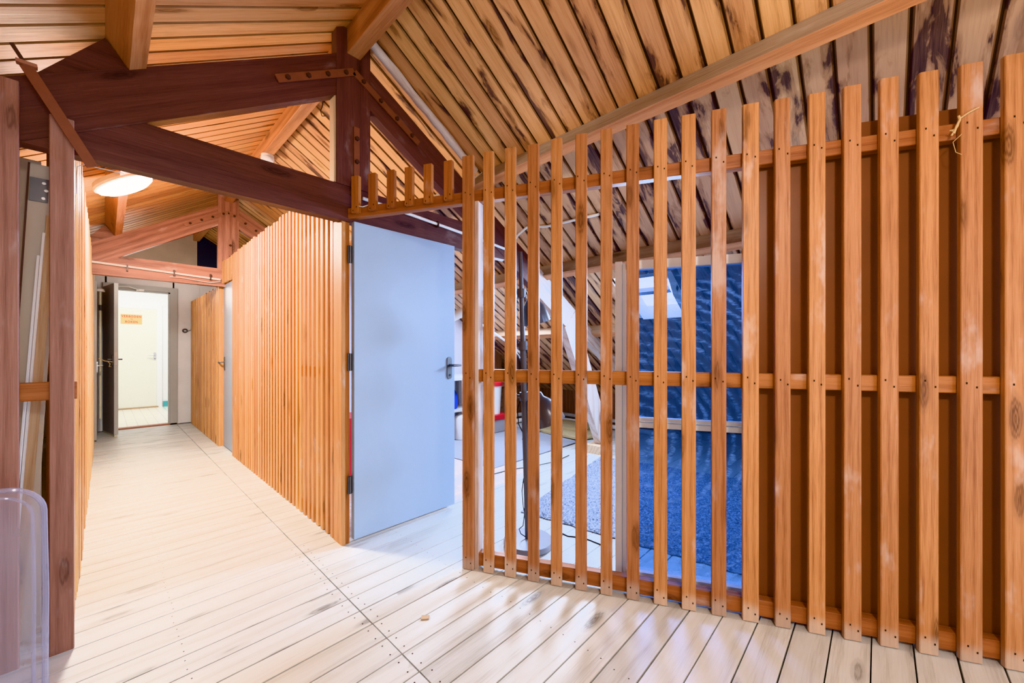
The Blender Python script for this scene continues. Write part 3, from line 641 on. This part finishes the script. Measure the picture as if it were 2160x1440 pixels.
mb = MB(); mb.box((1.101, 3.15, .10), (1.106, 5.48, 2.30)); mb.build('backing_board', M['hardboard'], W, (1.1, 4, 1))
ysB = [6.16 + P_ * i for i in range(28)]
W = slat_wall('slatted_partition', 'far corridor slat wall between second blue door and end wall', ysB, 1.000, 2.05, M['slat_wall'])
for z in (1.95, 1.05, .06):
    mb = MB(); mb.box((1.039, 6.13, z), (1.08, 8.5, z + .068)); mb.build('rail', M['slat'], W, (1.06, 7, z))
mb = MB(); mb.box((1.081, 6.14, .05), (1.086, 8.5, 2.03)); mb.build('backing_board', M['hardboard'], W, (1.08, 7, 1))
mb = MB(); mb.box((1.0, 6.122, 0), (1.07, 6.150, 2.30), axis=2); mb.build('door_post', M['slat_wall'], W, (1.03, 6.13, 0))
ysC = [2.55 + P_ * i for i in range(60)]
W = slat_wall('slatted_partition', 'slat wall along the left side of the corridor, seen edge-on', ysC, -.130, 2.30, M['slat_pale'], depth=.040, jit=0)
for z in (2.10, 1.05, .06):
    mb = MB(); mb.box((-.175, 2.78, z), (-.1315, 7.55, z + .068)); mb.build('rail', M['slat'], W, (-.15, 5, z))
mb = MB(); mb.box((-.1865, 2.80, .02), (-.178, 7.55, 2.28)); mb.build('backing_board', M['hardboard'], W, (-.18, 5, 1))

# ------------------------------------------------------------------ near left posts
def left_post(x0, x1, label, zt):
    mb = MB(); mb.box((x0, 2.395, 0), (x1, 2.418, zt), ch=.003, axis=2)
    return one('fence_board', mb, M['post'], label, 'board', ((x0 + x1) / 2, 2.4, 0), kind='thing')
left_post(-.153, -.0865, 'weathered purple-brown upright board, first left of corridor', 2.165)
left_post(-.340, -.2275, 'weathered red-brown upright board at left edge, behind clear plastic', 2.255)
mb = MB(); mb.box((-.36, 2.419, 1.022), (-.08, 2.465, 1.094), ch=.003, axis=0); one('rail', mb, M['rail'], 'short brown rail joining the two upright boards at left', 'rail', (-.2, 2.44, 1.05), kind='thing')
# things leaning behind the posts
mb = MB(); mb.box((-.66, 2.70, 0.0), (-.195, 2.715, 2.06), axis=2)
one('beige_board', mb, M['beige_panel'], 'wide beige board leaning behind the left posts', 'board', (-.4, 2.7, 0))
B = thing('panel_door', 'narrow beige panel leaning with dark gap strip and metal hinge plate', 'panel', (-.27, 2.62, 0))
a, b = V((-.262, 2.62, .0)), V((-.176, 2.62, 2.02))
mb = MB(); mb.beam(a, b, .085, .014, X, Y); mb.build('board', M['beige_panel'], B, a)
mb = MB(); mb.beam(a - X * .045, b - X * .045, .006, .016, X, Y); mb.build('edge_strip', M['bolt'], B, a)  # dark strip drawn where only a shaded gap runs beside the panel
q = a + (b - a) * .955; mb = MB(); mb.beam(q + UP * .03 - X * .012 - Y * .012, q - UP * .07 - X * .016 - Y * .012, .052, .005, X, Y); pl_ = mb.build('hinge_plate', M['steel_dark'], B, q - Y * .012)
for o_ in ((-.0, .01), (.006, -.02), (-.002, -.055)):
    mb = MB(); c = q + V((o_[0], -.015, o_[1])); mb.lathe([(0, .003), (.006, .003), (.007, 0)], c, (0, -1, 0), 8); mb.build('screw', M['steel'], pl_, c)
for i, (xa, xb, y_, h_, mt, lab) in enumerate([(-.258, -.158, 2.585, 1.80, 'raw', 'pale wood plank leaning, thickest of the leaning strips behind left posts'), (-.2725, -.178, 2.565, 1.72, 'white_paint', 'thin white moulding strip leaning against the pale plank'), (-.283, -.192, 2.555, 1.62, 'white_paint', 'second thin white moulding strip leaning, nearest the beige panel')]):
    mb = MB(); w_ = .030 if mt == 'raw' else .008
    mb.beam((xa, y_, 0), (xb, y_, h_), w_, .012, X, Y, .001); one('leaning_strip', mb, M[mt], lab, 'strip', (xa, y_, 0))
# clear plastic sheet with a rounded corner
B = thing('plastic_cover', 'clear bluish plastic cover with rounded corner at lower left', 'plastic cover', (-.30, 2.2, 0))
prof = [(-.52, 2.20, .0), ]
def film_pts(off):
    pts = []; zt = .735 - off; xr = -.152 - off; r = .095 - off * .5
    pts += [(-.55, zt + .01), (-.40, zt + .012), (xr - r, zt)]
    for i in range(1, 9): a = math.pi / 2 - math.pi / 2 * i / 8; pts.append((xr - r + r * math.cos(a), zt - r + r * math.sin(a)))
    pts += [(xr + .004, .35), (xr + .002, .0)]
    return pts
mb = MB(); A_ = film_pts(0.0); n = len(A_)
vs = [(x_, 2.205, z_) for x_, z_ in A_] + [(-.55, 2.205, .0)]
mb.quad(vs); mb.build('sheet', M['film'], B, (-.35, 2.2, .3))
mb = MB(); mb.tube([(x_, 2.205, z_) for x_, z_ in A_], .008, 8); mb.build('rim', M['film'], B, (-.35, 2.2, .3))
mb = MB(); mb.tube([(x_, 2.215, z_) for x_, z_ in film_pts(.028)], .005, 8); mb.build('inner_fold', M['film'], B, (-.35, 2.2, .3))

# ------------------------------------------------------------------ ceiling lamp, detector, conduits
nl = V((SL, 0, -1)).normalized()
LC = V((0.085, 4.12, 2.505))
L = thing('ceiling_lamp', 'round white ceiling lamp glowing on left slope of the corridor', 'ceiling lamp', LC)
mb = MB(); mb.lathe([(0, -.03), (.10, -.03), (.172, -.01), (.190, .02), (.186, .035), (.176, .04)], LC, nl, 40); mb.build('housing', M['white_plastic'], L, LC)
mb = MB(); mb.lathe([(.176, .036), (.168, .055), (.13, .074), (.06, .083), (0, .085)], LC, nl, 40); mb.build('diffuser', M['glow'], L, LC)
mb = MB(); mb.tube([(-.085, 2.52, 1.90), (-.082, 2.52, 2.02), (-.05, 2.50, 2.035), (-.03, 2.50, 2.028), (.06, 2.50, 2.03)], .0022, 6); one('lamp_wire', mb, M['white_plastic'], 'thin white wire under the truss beam beside the ceiling lamp', 'wire', (-.05, 2.5, 2.0))
B = thing('smoke_detector', 'round white smoke detector under the corridor ridge beam', 'smoke detector', (1.087, 4.30, 3.116))
mb = MB(); mb.lathe([(0, 0), (.055, 0), (.055, -.022), (.050, -.026)], (1.087, 4.30, 3.116), n=28); mb.build('base', M['white_plastic'], B, (1.087, 4.30, 3.11))
mb = MB(); mb.lathe([(.050, -.024), (.058, -.028), (.058, -.048), (.048, -.060), (0, -.062)], (1.087, 4.30, 3.116), n=28); mb.build('cover', M['white_plastic'], B, (1.087, 4.30, 3.08))
B = thing('conduit', 'white conduit clipped to the near truss beam behind the fence', 'conduit', (1.6, 2.40, 2.15))
mb = MB(); mb.tube([(1.14, 2.404, 2.20), (1.5, 2.404, 2.185), (2.25, 2.404, 2.140), (2.44, 2.404, 2.125), (2.50, 2.404, 2.14), (2.57, 2.36, 2.27), (2.62, 2.30, 2.335)], .011, 8)
nrm = V((SR, 0, 1)).normalized()
mb.tube([(2.62, 2.30, 2.335), (2.66, 2.1, zR(2.66) - .015), (2.68, 1.6, zR(2.68) - .015)], .011, 8)
mb.build('pipe', M['white_plastic'], B, (1.6, 2.4, 2.15))
for xx, zz in ((1.72, 2.172), (2.13, 2.147)):
    mb = MB(); mb.box((xx - .006, 2.39, zz - .022), (xx + .006, 2.42, zz + .02)); mb.build('clip', M['bolt'], B, (xx, 2.4, zz))
B = thing('conduit', 'white conduit along the far red-brown truss beam', 'conduit', (.45, 6.0, 2.12))
mb = MB(); mb.tube([(-.10, 6.0, 2.16), (.3, 6.0, 2.145), (.7, 6.0, 2.128), (1.0, 6.0, 2.115)], .012, 8); mb.build('pipe', M['white_plastic'], B, (.4, 6.0, 2.13))
for xx in (.17, .56, .90):
    mb = MB(); mb.box((xx - .007, 5.985, 2.10), (xx + .007, 6.02, 2.17)); mb.build('clip', M['bolt'], B, (xx, 6.0, 2.135))
mb = MB(); mb.tube([(.52, 6.005, 2.085), (.62, 5.995, 2.09), (.78, 6.0, 2.075), (.9, 5.995, 2.065), (1.0, 6.0, 2.09)], .004, 6); one('loose_wire', mb, M['white_plastic'], 'thin loose white wire below conduit on the far truss', 'wire', (.7, 6, 2.08))
mb = MB(); mb.tube([(1.055, 2.36, 2.145), (1.07, 2.33, 2.115), (1.09, 2.30, 2.105)], .003, 6); mb.tube([(1.09, 2.30, 2.105), (1.12, 2.28, 2.12), (1.14, 2.27, 2.15)], .003, 6); one('wire_hook', mb, M['white_plastic'], 'small white wire loop behind the first short slat', 'wire', (1.09, 2.3, 2.11))
mb = MB(); mb.tube([(1.01, 2.70, 2.92), (1.0, 2.70, 2.85), (.99, 2.70, 2.82), (1.0, 2.70, 2.79), (1.02, 2.70, 2.80)], .003, 6); one('ceiling_hook', mb, M['bolt'], 'bent dark wire hook hanging beside the near king post', 'hook', (1.0, 2.7, 2.8))
# twine between the far door handles
mb = MB(); mb.tube([(-.06, 7.78, 1.12), (.0, 7.80, 1.08), (.06, 7.85, 1.07), (.085, 7.9, 1.06)], .005, 6); mb.tube([(.03, 7.83, 1.07), (.05, 7.84, 1.04), (.04, 7.84, 1.0), (.06, 7.85, 1.0)], .004, 6)
one('twine', mb, M['twine'], 'straw-coloured twine tied to handle of the dark grey door', 'twine', (0, 7.8, 1.08))

# ------------------------------------------------------------------ side room
WN = thing('glazed_frame', 'tall white framed glazing with blue tinted glass standing behind fence', 'window frame', FP(1.3, .20, 0))
o0 = .20; T0, T1_ = .818, 1.86
def fr(t0, t1, z0, z1, name, dep=.055, mat='white_paint', off=o0, ch=.003):
    mb = MB(); c0 = FP((t0 + t1) / 2, off, z0); c1 = FP((t0 + t1) / 2, off, z1); mb.beam(c0, c1, t1 - t0, dep, DV, NV, ch); mb.build(name, M[mat], WN, c0)
fr(T0, T0 + .036, 0, 1.700, 'stile'); fr(T0 + .0365, T0 + .058, 0.004, 1.690, 'stile_rebate', .035)
fr(T1_ - .055, T1_, 0, 1.700, 'stile')
fr(T0 + .058, T1_ - .055, 1.655, 1.700, 'top_rail'); fr(T0 + .058, T1_ - .055, .815, .842, 'middle_rail'); fr(T0 + .058, T1_ - .055, .846, .866, 'middle_rail', .03); fr(T0 + .058, T1_ - .055, 0.0, .050, 'bottom_rail')
for z0, z1, nm in ((.05, .815, 'lower_pane'), (.866, 1.655, 'upper_pane')):
    mb = MB(); mb.quad([FP(T0 + .055, o0, z0), FP(T1_ - .05, o0, z0), FP(T1_ - .05, o0, z1), FP(T0 + .055, o0, z1)]); mb.build(nm, M['glass'], WN, FP(T0, o0, 0))
# skylight
SK = thing('skylight', 'small bright roof window in right slope seen through blue glass', 'skylight', (3.63, 1.58, zR(3.63)))
nrm = V((SR, 0, 1)).normalized(); d = V((1, 0, -SR)).normalized()
def rp(x_, y_, up=0.0): return V((x_, y_, zR(x_))) + nrm * up
mb = MB()
for (xa, ya, xb, yb) in ((3.36, 1.37, 3.90, 1.37), (3.90, 1.37, 3.90, 1.79), (3.90, 1.79, 3.36, 1.79), (3.36, 1.79, 3.36, 1.37)):
    mb.quad([rp(xa, ya, -.02), rp(xb, yb, -.02), rp(xb, yb, .16), rp(xa, ya, .16)])
mb.build('lining', M['white_paint'], SK, (3.63, 1.58, 1.8))
mb = MB(); mb.beam(rp(3.645, 1.37, .10), rp(3.645, 1.79, .10), .05, .05, d, nrm); mb.build('glazing_bar', M['grey_dark'], SK, (3.63, 1.58, 1.8))
mb = MB(); mb.quad([rp(3.36, 1.37, .15), rp(3.90, 1.37, .15), rp(3.90, 1.79, .15), rp(3.36, 1.79, .15)]); mb.build('pane', M['sky_pane'], SK, (3.63, 1.58, 1.8))
# shag rug
e1 = V((.98, .199, 0)); e2 = V((.155, -.988, 0)); o_ = V((2.165, 1.965, 0)); mb = MB(); NX, NY = 70, 60; vs = []
for j in range(NY + 1):
    for i in range(NX + 1):
        ed = 0.0 if (i in (0, NX) or j in (0, NY)) else 1.0
        p = o_ + e1 * (1.78 * i / NX) + e2 * (1.95 * j / NY) + V((R.uniform(-.008, .008), R.uniform(-.008, .008), .006 + ed * (.014 + R.uniform(-.007, .009)))); vs.append(p)
mb.add(vs, [[j * (NX + 1) + i, j * (NX + 1) + i + 1, (j + 1) * (NX + 1) + i + 1, (j + 1) * (NX + 1) + i] for j in range(NY) for i in range(NX)], smooth=True)
one('shag_rug', mb, M['rug'], 'blue-grey shag rug lying behind the slat fence', 'rug', o_)
# floor coverings
mb = MB(); mb.box((1.10, 2.50, 0.0), (3.0, 4.45, .006)); one('vinyl_sheet', mb, M['parquet'], 'parquet pattern vinyl on the floor behind the blue door', 'vinyl flooring', (2, 3, 0))
mb = MB(); mb.box((1.075, 2.452, 0), (3.9, 2.492, .010), ch=.002); one('threshold_strip', mb, M['white_paint'], 'white strip on floor below the open blue door', 'threshold', (2, 2.47, 0))
mb = MB(); mb.add([(2.76, 2.88, .007), (4.35, 2.90, .007), (4.55, 4.35, .007), (2.66, 4.3, .007), (2.76, 2.88, .015), (4.35, 2.90, .015), (4.55, 4.35, .015), (2.66, 4.3, .015)], [[4, 5, 6, 7], [0, 1, 5, 4], [1, 2, 6, 5], [2, 3, 7, 6], [3, 0, 4, 7]]); one('floor_mat', mb, M['grey_mat'], 'large flat grey mat on the side room floor', 'mat', (3.5, 3.5, 0))
def soft_mat(name, pts, z, label, mat):
    mb = MB(); n = len(pts); mb.add([(x_, y_, z) for x_, y_ in pts] + [(x_, y_, z + .03) for x_, y_ in pts], [list(range(n, 2 * n))] + [[i, (i + 1) % n, n + (i + 1) % n, n + i] for i in range(n)]); one(name, mb, M[mat], label, 'mat', (pts[0][0], pts[0][1], z))
soft_mat('folded_mat', [(4.40, 2.95), (4.62, 2.86), (5.15, 2.92), (5.3, 3.1), (5.35, 4.0), (5.1, 4.15), (4.65, 4.05), (4.45, 3.6)], .017, 'tan rolled-out mat near the pipes, beyond the grey mat', 'tan_mat')
soft_mat('folded_mat', [(4.75, 3.15), (5.2, 3.1), (5.32, 3.4), (5.28, 3.95), (4.9, 4.0), (4.72, 3.6)], .048, 'second tan mat lying on top of the other tan mat', 'tan_mat')
# pipes along the knee and back walls
mb = MB(); mb.tube([(3.80, 4.50, .12), (5.35, 4.50, .12), (5.48, 4.45, .12), (5.50, 4.3, .12), (5.50, 2.0, .12)], .035, 10); one('heating_pipe', mb, M['grey_paint'], 'upper of two grey heating pipes low along eaves wall', 'pipe', (4, 4.5, .1))
mb = MB(); mb.tube([(3.80, 4.42, .045), (5.30, 4.42, .045), (5.40, 4.38, .045), (5.42, 4.2, .045), (5.42, 2.0, .045)], .035, 10); one('heating_pipe', mb, M['white_plastic'], 'lower pale heating pipe lying on floor along eaves wall', 'pipe', (4, 4.4, .04))
# floor lamp
LB = V((1.835, 1.600, 0))
FL = thing('floor_lamp', 'grey three-headed floor lamp standing behind the slat fence', 'floor lamp', LB)
mb = MB(); mb.lathe([(0, 0.002), (.150, .002), (.155, .008), (.155, .034), (.150, .040), (.03, .043), (0, .043)], LB, n=40); mb.build('base', M['lamp_base'], FL, LB)
top = LB + V((-.032, .040, 1.845))
def lp(z): return LB + (top - LB) * (z / 1.845)
mb = MB(); mb.tube([lp(.04), lp(.90), lp(1.24)], .0195, 14); mb.build('pole', M['lamp_grey'], FL, lp(.04))
mb = MB(); mb.tube([lp(1.24), lp(1.60)], .0165, 14); mb.build('pole', M['lamp_grey'], FL, lp(1.24))
mb = MB(); mb.tube([lp(1.58), lp(1.845)], .0135, 14); mb.build('pole', M['lamp_grey'], FL, lp(1.6))
rt = V((.6884, -.7254, 0)).normalized(); fw = V((.7254, .6884, 0)).normalized()
for z in (1.585, 1.255, .935):
    mb = MB(); mb.tube([lp(z - .03), lp(z + .025)], .029, 14); mb.tube([lp(z), lp(z) - rt * .052], [.011, .011], 10); mb.tube([lp(z) - rt * .045, lp(z) - rt * .062], .017, 10); mb.build('collar', M['lamp_grey'], FL, lp(z))
def shade(c, ax, s_=1.0, name='lamp_shade'):
    c, ax = V(c), V(ax).normalized()
    mb = MB(); mb.lathe([(0, 0), (.022 * s_, 0), (.026 * s_, .03 * s_), (.050 * s_, .055 * s_), (.078 * s_, .095 * s_), (.092 * s_, .165 * s_), (.097 * s_, .205 * s_)], c, ax, 28); sh = mb.build(name, M['lamp_grey'], FL, c)
    mb = MB(); mb.lathe([(.0955 * s_, .205 * s_), (.090 * s_, .163 * s_), (.074 * s_, .095 * s_), (.03 * s_, .06 * s_)], c, ax, 28); mb.build('inner_lining', M['white_plastic'], sh, c)
    mb = MB(); mb.tube([c - ax * .03, c + ax * .002], .014, 10); mb.build('joint', M['steel_dark'], sh, c)
shade(lp(1.585) + rt * .055 + fw * .04 - UP * .0, rt * .28 - UP + fw * .2, .92)
shade(lp(1.245) - rt * .050 + fw * .05 - UP * .02, -UP - rt * .02, .62)
shade(lp(.955) + rt * .088 + fw * .0 + UP * .0, rt * .45 - UP, .98)
mb = MB(); mb.tube([lp(.955) + rt * .02, lp(.965) + rt * .06, lp(.955) + rt * .10], .009, 8); mb.build('arm', M['lamp_grey'], FL, lp(.95))
mb = MB(); mb.tube([lp(.93) - rt * .02, lp(.85) - rt * .045, lp(.76) - rt * .04, lp(.70) - rt * .012, lp(.66) - rt * .018], .0035, 6); mb.tube([lp(1.24) + rt * .02, lp(1.15) + rt * .035, lp(1.05) + rt * .025, lp(.97) + rt * .02], .0035, 6)
mb.tube([lp(.42) - rt * .018, lp(.34) - rt * .03, lp(.25) - rt * .026, lp(.2) - rt * .018, lp(.12) - rt * .03, lp(.10) - rt * .055, lp(.07) - rt * .045, lp(.048) - rt * .012], .0032, 6); mb.build('cord', M['black'], FL, lp(.5))
mb = MB(); mb.tube([FP(.42, .60, .004), FP(.5, .55, .004), FP(.6, .56, .004), FP(.72, .50, .004), FP(.78, .40, .004)], .004, 6); one('power_cord', mb, M['black'], 'black power cord lying on floor between floor lamp and rug', 'cord', FP(.5, .5, 0))
mb = MB(); mb.tube([(2.55, 2.75, .013), (2.85, 2.72, .013), (3.1, 2.62, .013), (3.4, 2.56, .013), (3.7, 2.6, .013)], .005, 6); one('power_cord', mb, M['black'], 'black cord crossing floor in front of the grey mat', 'cord', (2.9, 2.7, .01))
# white duct elbow behind the fence post
mb = MB(); mb.tube([(2.90, 3.30, 2.05), (2.92, 3.30, 1.90), (2.90, 3.32, 1.78), (2.80, 3.36, 1.68), (2.66, 3.42, 1.60), (2.48, 3.50, 1.50), (2.40, 3.54, 1.42)], .052, 14); mb.tube([(2.90, 3.30, 2.08), (2.90, 3.30, 2.03)], .060, 14)
one('duct_pipe', mb, M['white_plastic'], 'white elbow duct seen between blue door and fence post', 'duct', (2.9, 3.3, 1.8))
mb = MB(); mb.tube([(3.30, 3.80, 1.62), (3.55, 3.84, 1.53), (3.80, 3.85, 1.42), (4.05, 3.84, 1.29), (4.3, 3.80, 1.13)], .016, 8); one('sagging_pipe', mb, M['white_plastic'], 'thin white pipe sloping along the lowest purlin', 'pipe', (3.9, 3.9, 1.5))
# workbench and small things by the back wall
WB = thing('workbench', 'white-topped workbench against lilac wall, glimpsed beside the blue door', 'workbench', (3.2, 4.3, 0))
mb = MB(); mb.box((2.6, 4.02, .83), (3.70, 4.59, .875), ch=.003); mb.build('top', M['white_paint'], WB, (3.2, 4.3, .85))
for xx, yy in ((2.65, 4.06), (3.62, 4.06), (2.65, 4.52), (3.62, 4.52)): mb = MB(); mb.box((xx, yy, .01), (xx + .05, yy + .05, .83)); mb.build('leg', M['grey_paint'], WB, (xx, yy, .4))
mb = MB(); mb.box((2.72, 4.10, .40), (3.62, 4.54, .43)); mb.build('shelf', M['grey_paint'], WB, (3.2, 4.3, .41))
mb = MB(); mb.lathe([(0, 0), (.11, 0), (.13, .08), (.12, .18), (.08, .26), (0, .29)], (3.25, 4.28, .432), n=16); one('cloth_bundle', mb, M['blue'], 'crumpled deep blue cloth bundle on the workbench shelf', 'cloth', (3.25, 4.28, .43))
mb = MB(); mb.lathe([(0, 0), (.085, 0), (.09, .02), (.09, .28), (.07, .31), (.03, .33), (0, .33)], (3.36, 4.16, .02), n=18); one('storage_tub', mb, M['white_plastic'], 'white plastic canister on floor beneath workbench', 'canister', (3.36, 4.16, .02))
CR = thing('crate', 'low dark crate on the floor supporting the white bucket', 'crate', (4.02, 4.25, .015))
mb = MB(); mb.box((3.84, 4.08, .02), (4.20, 4.385, .27), ch=.004); mb.build('box', M['grey_dark'], CR, (4.0, 4.25, .1))
mb = MB(); mb.box((3.83, 4.07, .20), (4.21, 4.395, .275), ch=.004); mb.build('rim', M['red'], CR, (4.0, 4.25, .24))
BK = thing('bucket', 'white bucket with red lid behind the slat fence', 'bucket', (4.02, 4.25, .28))
mb = MB(); mb.lathe([(0, 0), (.135, 0), (.16, .42), (.165, .43)], (4.02, 4.25, .278), n=24); mb.build('body', M['white_plastic'], BK, (4.02, 4.25, .3))
mb = MB(); mb.lathe([(.172, .42), (.175, .47), (.16, .48), (0, .48)], (4.02, 4.25, .278), n=24); mb.build('lid', M['red'], BK, (4.02, 4.25, .7))
mb = MB(); mb.tube([(1.90, 2.48, 1.02), (1.925, 2.50, .96), (1.94, 2.5, .8), (1.935, 2.50, .6), (1.91, 2.49, .48), (1.945, 2.52, .40), (1.965, 2.53, .33), (1.945, 2.52, .26), (1.92, 2.50, .25)], .0055, 6); one('white_cable', mb, M['white_plastic'], 'white cable hanging beside the edge of open blue door', 'cable', (1.93, 2.5, .6))
# orange-red tool box glimpsed in the door hinge gap
mb = MB(); mb.box((1.35, 3.4, .02), (1.75, 3.75, .62), ch=.01); one('red_case', mb, M['red'], 'red case glimpsed through gap beside the blue door hinges', 'case', (1.5, 3.55, 0.02))
# chip of wood on the floor
mb = MB(); mb.add([(.985, 1.505, .001), (1.012, 1.482, .001), (1.028, 1.500, .001), (1.003, 1.524, .001), (.985, 1.505, .006), (1.012, 1.482, .006), (1.028, 1.500, .006), (1.003, 1.524, .006)], [[4, 5, 6, 7], [0, 1, 5, 4], [1, 2, 6, 5], [2, 3, 7, 6], [3, 0, 4, 7]]); one('wood_chip', mb, M['cardboard'], 'small tan chip of wood lying on the floorboards', 'wood chip', (1.0, 1.5, 0))

# ------------------------------------------------------------------ lights
def area(name, loc, direction, size, energy, col, shape='DISK', sy=None, spread=math.pi):
    l = bpy.data.lights.new(name, 'AREA'); l.shape = shape; l.size = size
    if sy: l.size_y = sy
    l.energy = energy; l.color = col; l.spread = spread
    o = bpy.data.objects.new(name, l); COL.objects.link(o); o.location = loc
    o.rotation_euler = V(direction).to_track_quat('-Z', 'Y').to_euler(); return o
area('lamp_light', LC + nl * .10, nl, .36, 100, (1.0, .94, .86))
def point(name, loc, e, col, r=.12):
    l = bpy.data.lights.new(name, 'POINT'); l.energy = e; l.color = col; l.shadow_soft_size = r
    o = bpy.data.objects.new(name, l); COL.objects.link(o); o.location = loc
point('lamp_glow', LC + nl * .2, 46, (1.0, .95, .88))
point('far_fill', (.5, 7.3, 2.2), 17, (1.0, .95, .88), .3)  # added fill for the corridor end, no fixture there
# the same lamp hangs again on the purlin behind the camera
LB_ = LC - Y * 4.95
area('room_lamp_light', LB_ + nl * .10, nl, .30, 26, (1.0, .95, .88))
point('room_lamp_glow', LB_ + nl * .2, 34, (1.0, .95, .90), .09)
point('room_fill', (.3, -2.4, .9), 46, (1.0, .96, .93), .4)
area('skylight_light', rp(3.63, 1.58, -.03), -nrm - X * .5, .5, 95, (.45, .65, 1.0), 'RECTANGLE', .42)
area('side_fill_light', rp(3.35, -.3, -.02), -nrm - X * .35 + Y * .1, .9, 105, (.45, .65, 1.0), 'RECTANGLE', .6)  # added blue fill for the side room, shaped like an unseen roof window
area('back_fill_light', rp(3.5, 3.5, -.02), -nrm, .7, 80, (.62, .76, 1.0), 'RECTANGLE', .6)  # added fill to lift the back of the side room, no window built
area('hall_light', (.5, 10.2, 2.7), (0, 0, -1), 1.2, 52, (1.0, .98, .92), 'RECTANGLE', .8)
w = bpy.data.worlds.new('World'); scn.world = w; w.use_nodes = True
w.node_tree.nodes['Background'].inputs[0].default_value = (.97, .97, 1.0, 1); w.node_tree.nodes['Background'].inputs[1].default_value = 1.4

# ------------------------------------------------------------------ camera
cam = bpy.data.cameras.new('Camera'); co = bpy.data.objects.new('Camera', cam); COL.objects.link(co); scn.camera = co
cam.sensor_width = 36.0; cam.lens = 815.0 / 2160 * 36; cam.shift_y = (740 - 720) / 2160; cam.clip_start = .02
co.location = (0, 0, 1.22); co.rotation_euler = (math.pi / 2, 0, -math.radians(46.5))
scn.view_settings.view_transform = 'Khronos PBR Neutral'; scn.view_settings.look = 'None'; scn.view_settings.exposure = 0.18
scn.cycles.use_adaptive_sampling = True; scn.cycles.adaptive_threshold = 0.025; scn.cycles.max_bounces = 8; scn.cycles.diffuse_bounces = 4; scn.cycles.transparent_max_bounces = 12; scn.cycles.sample_clamp_indirect = 6.0
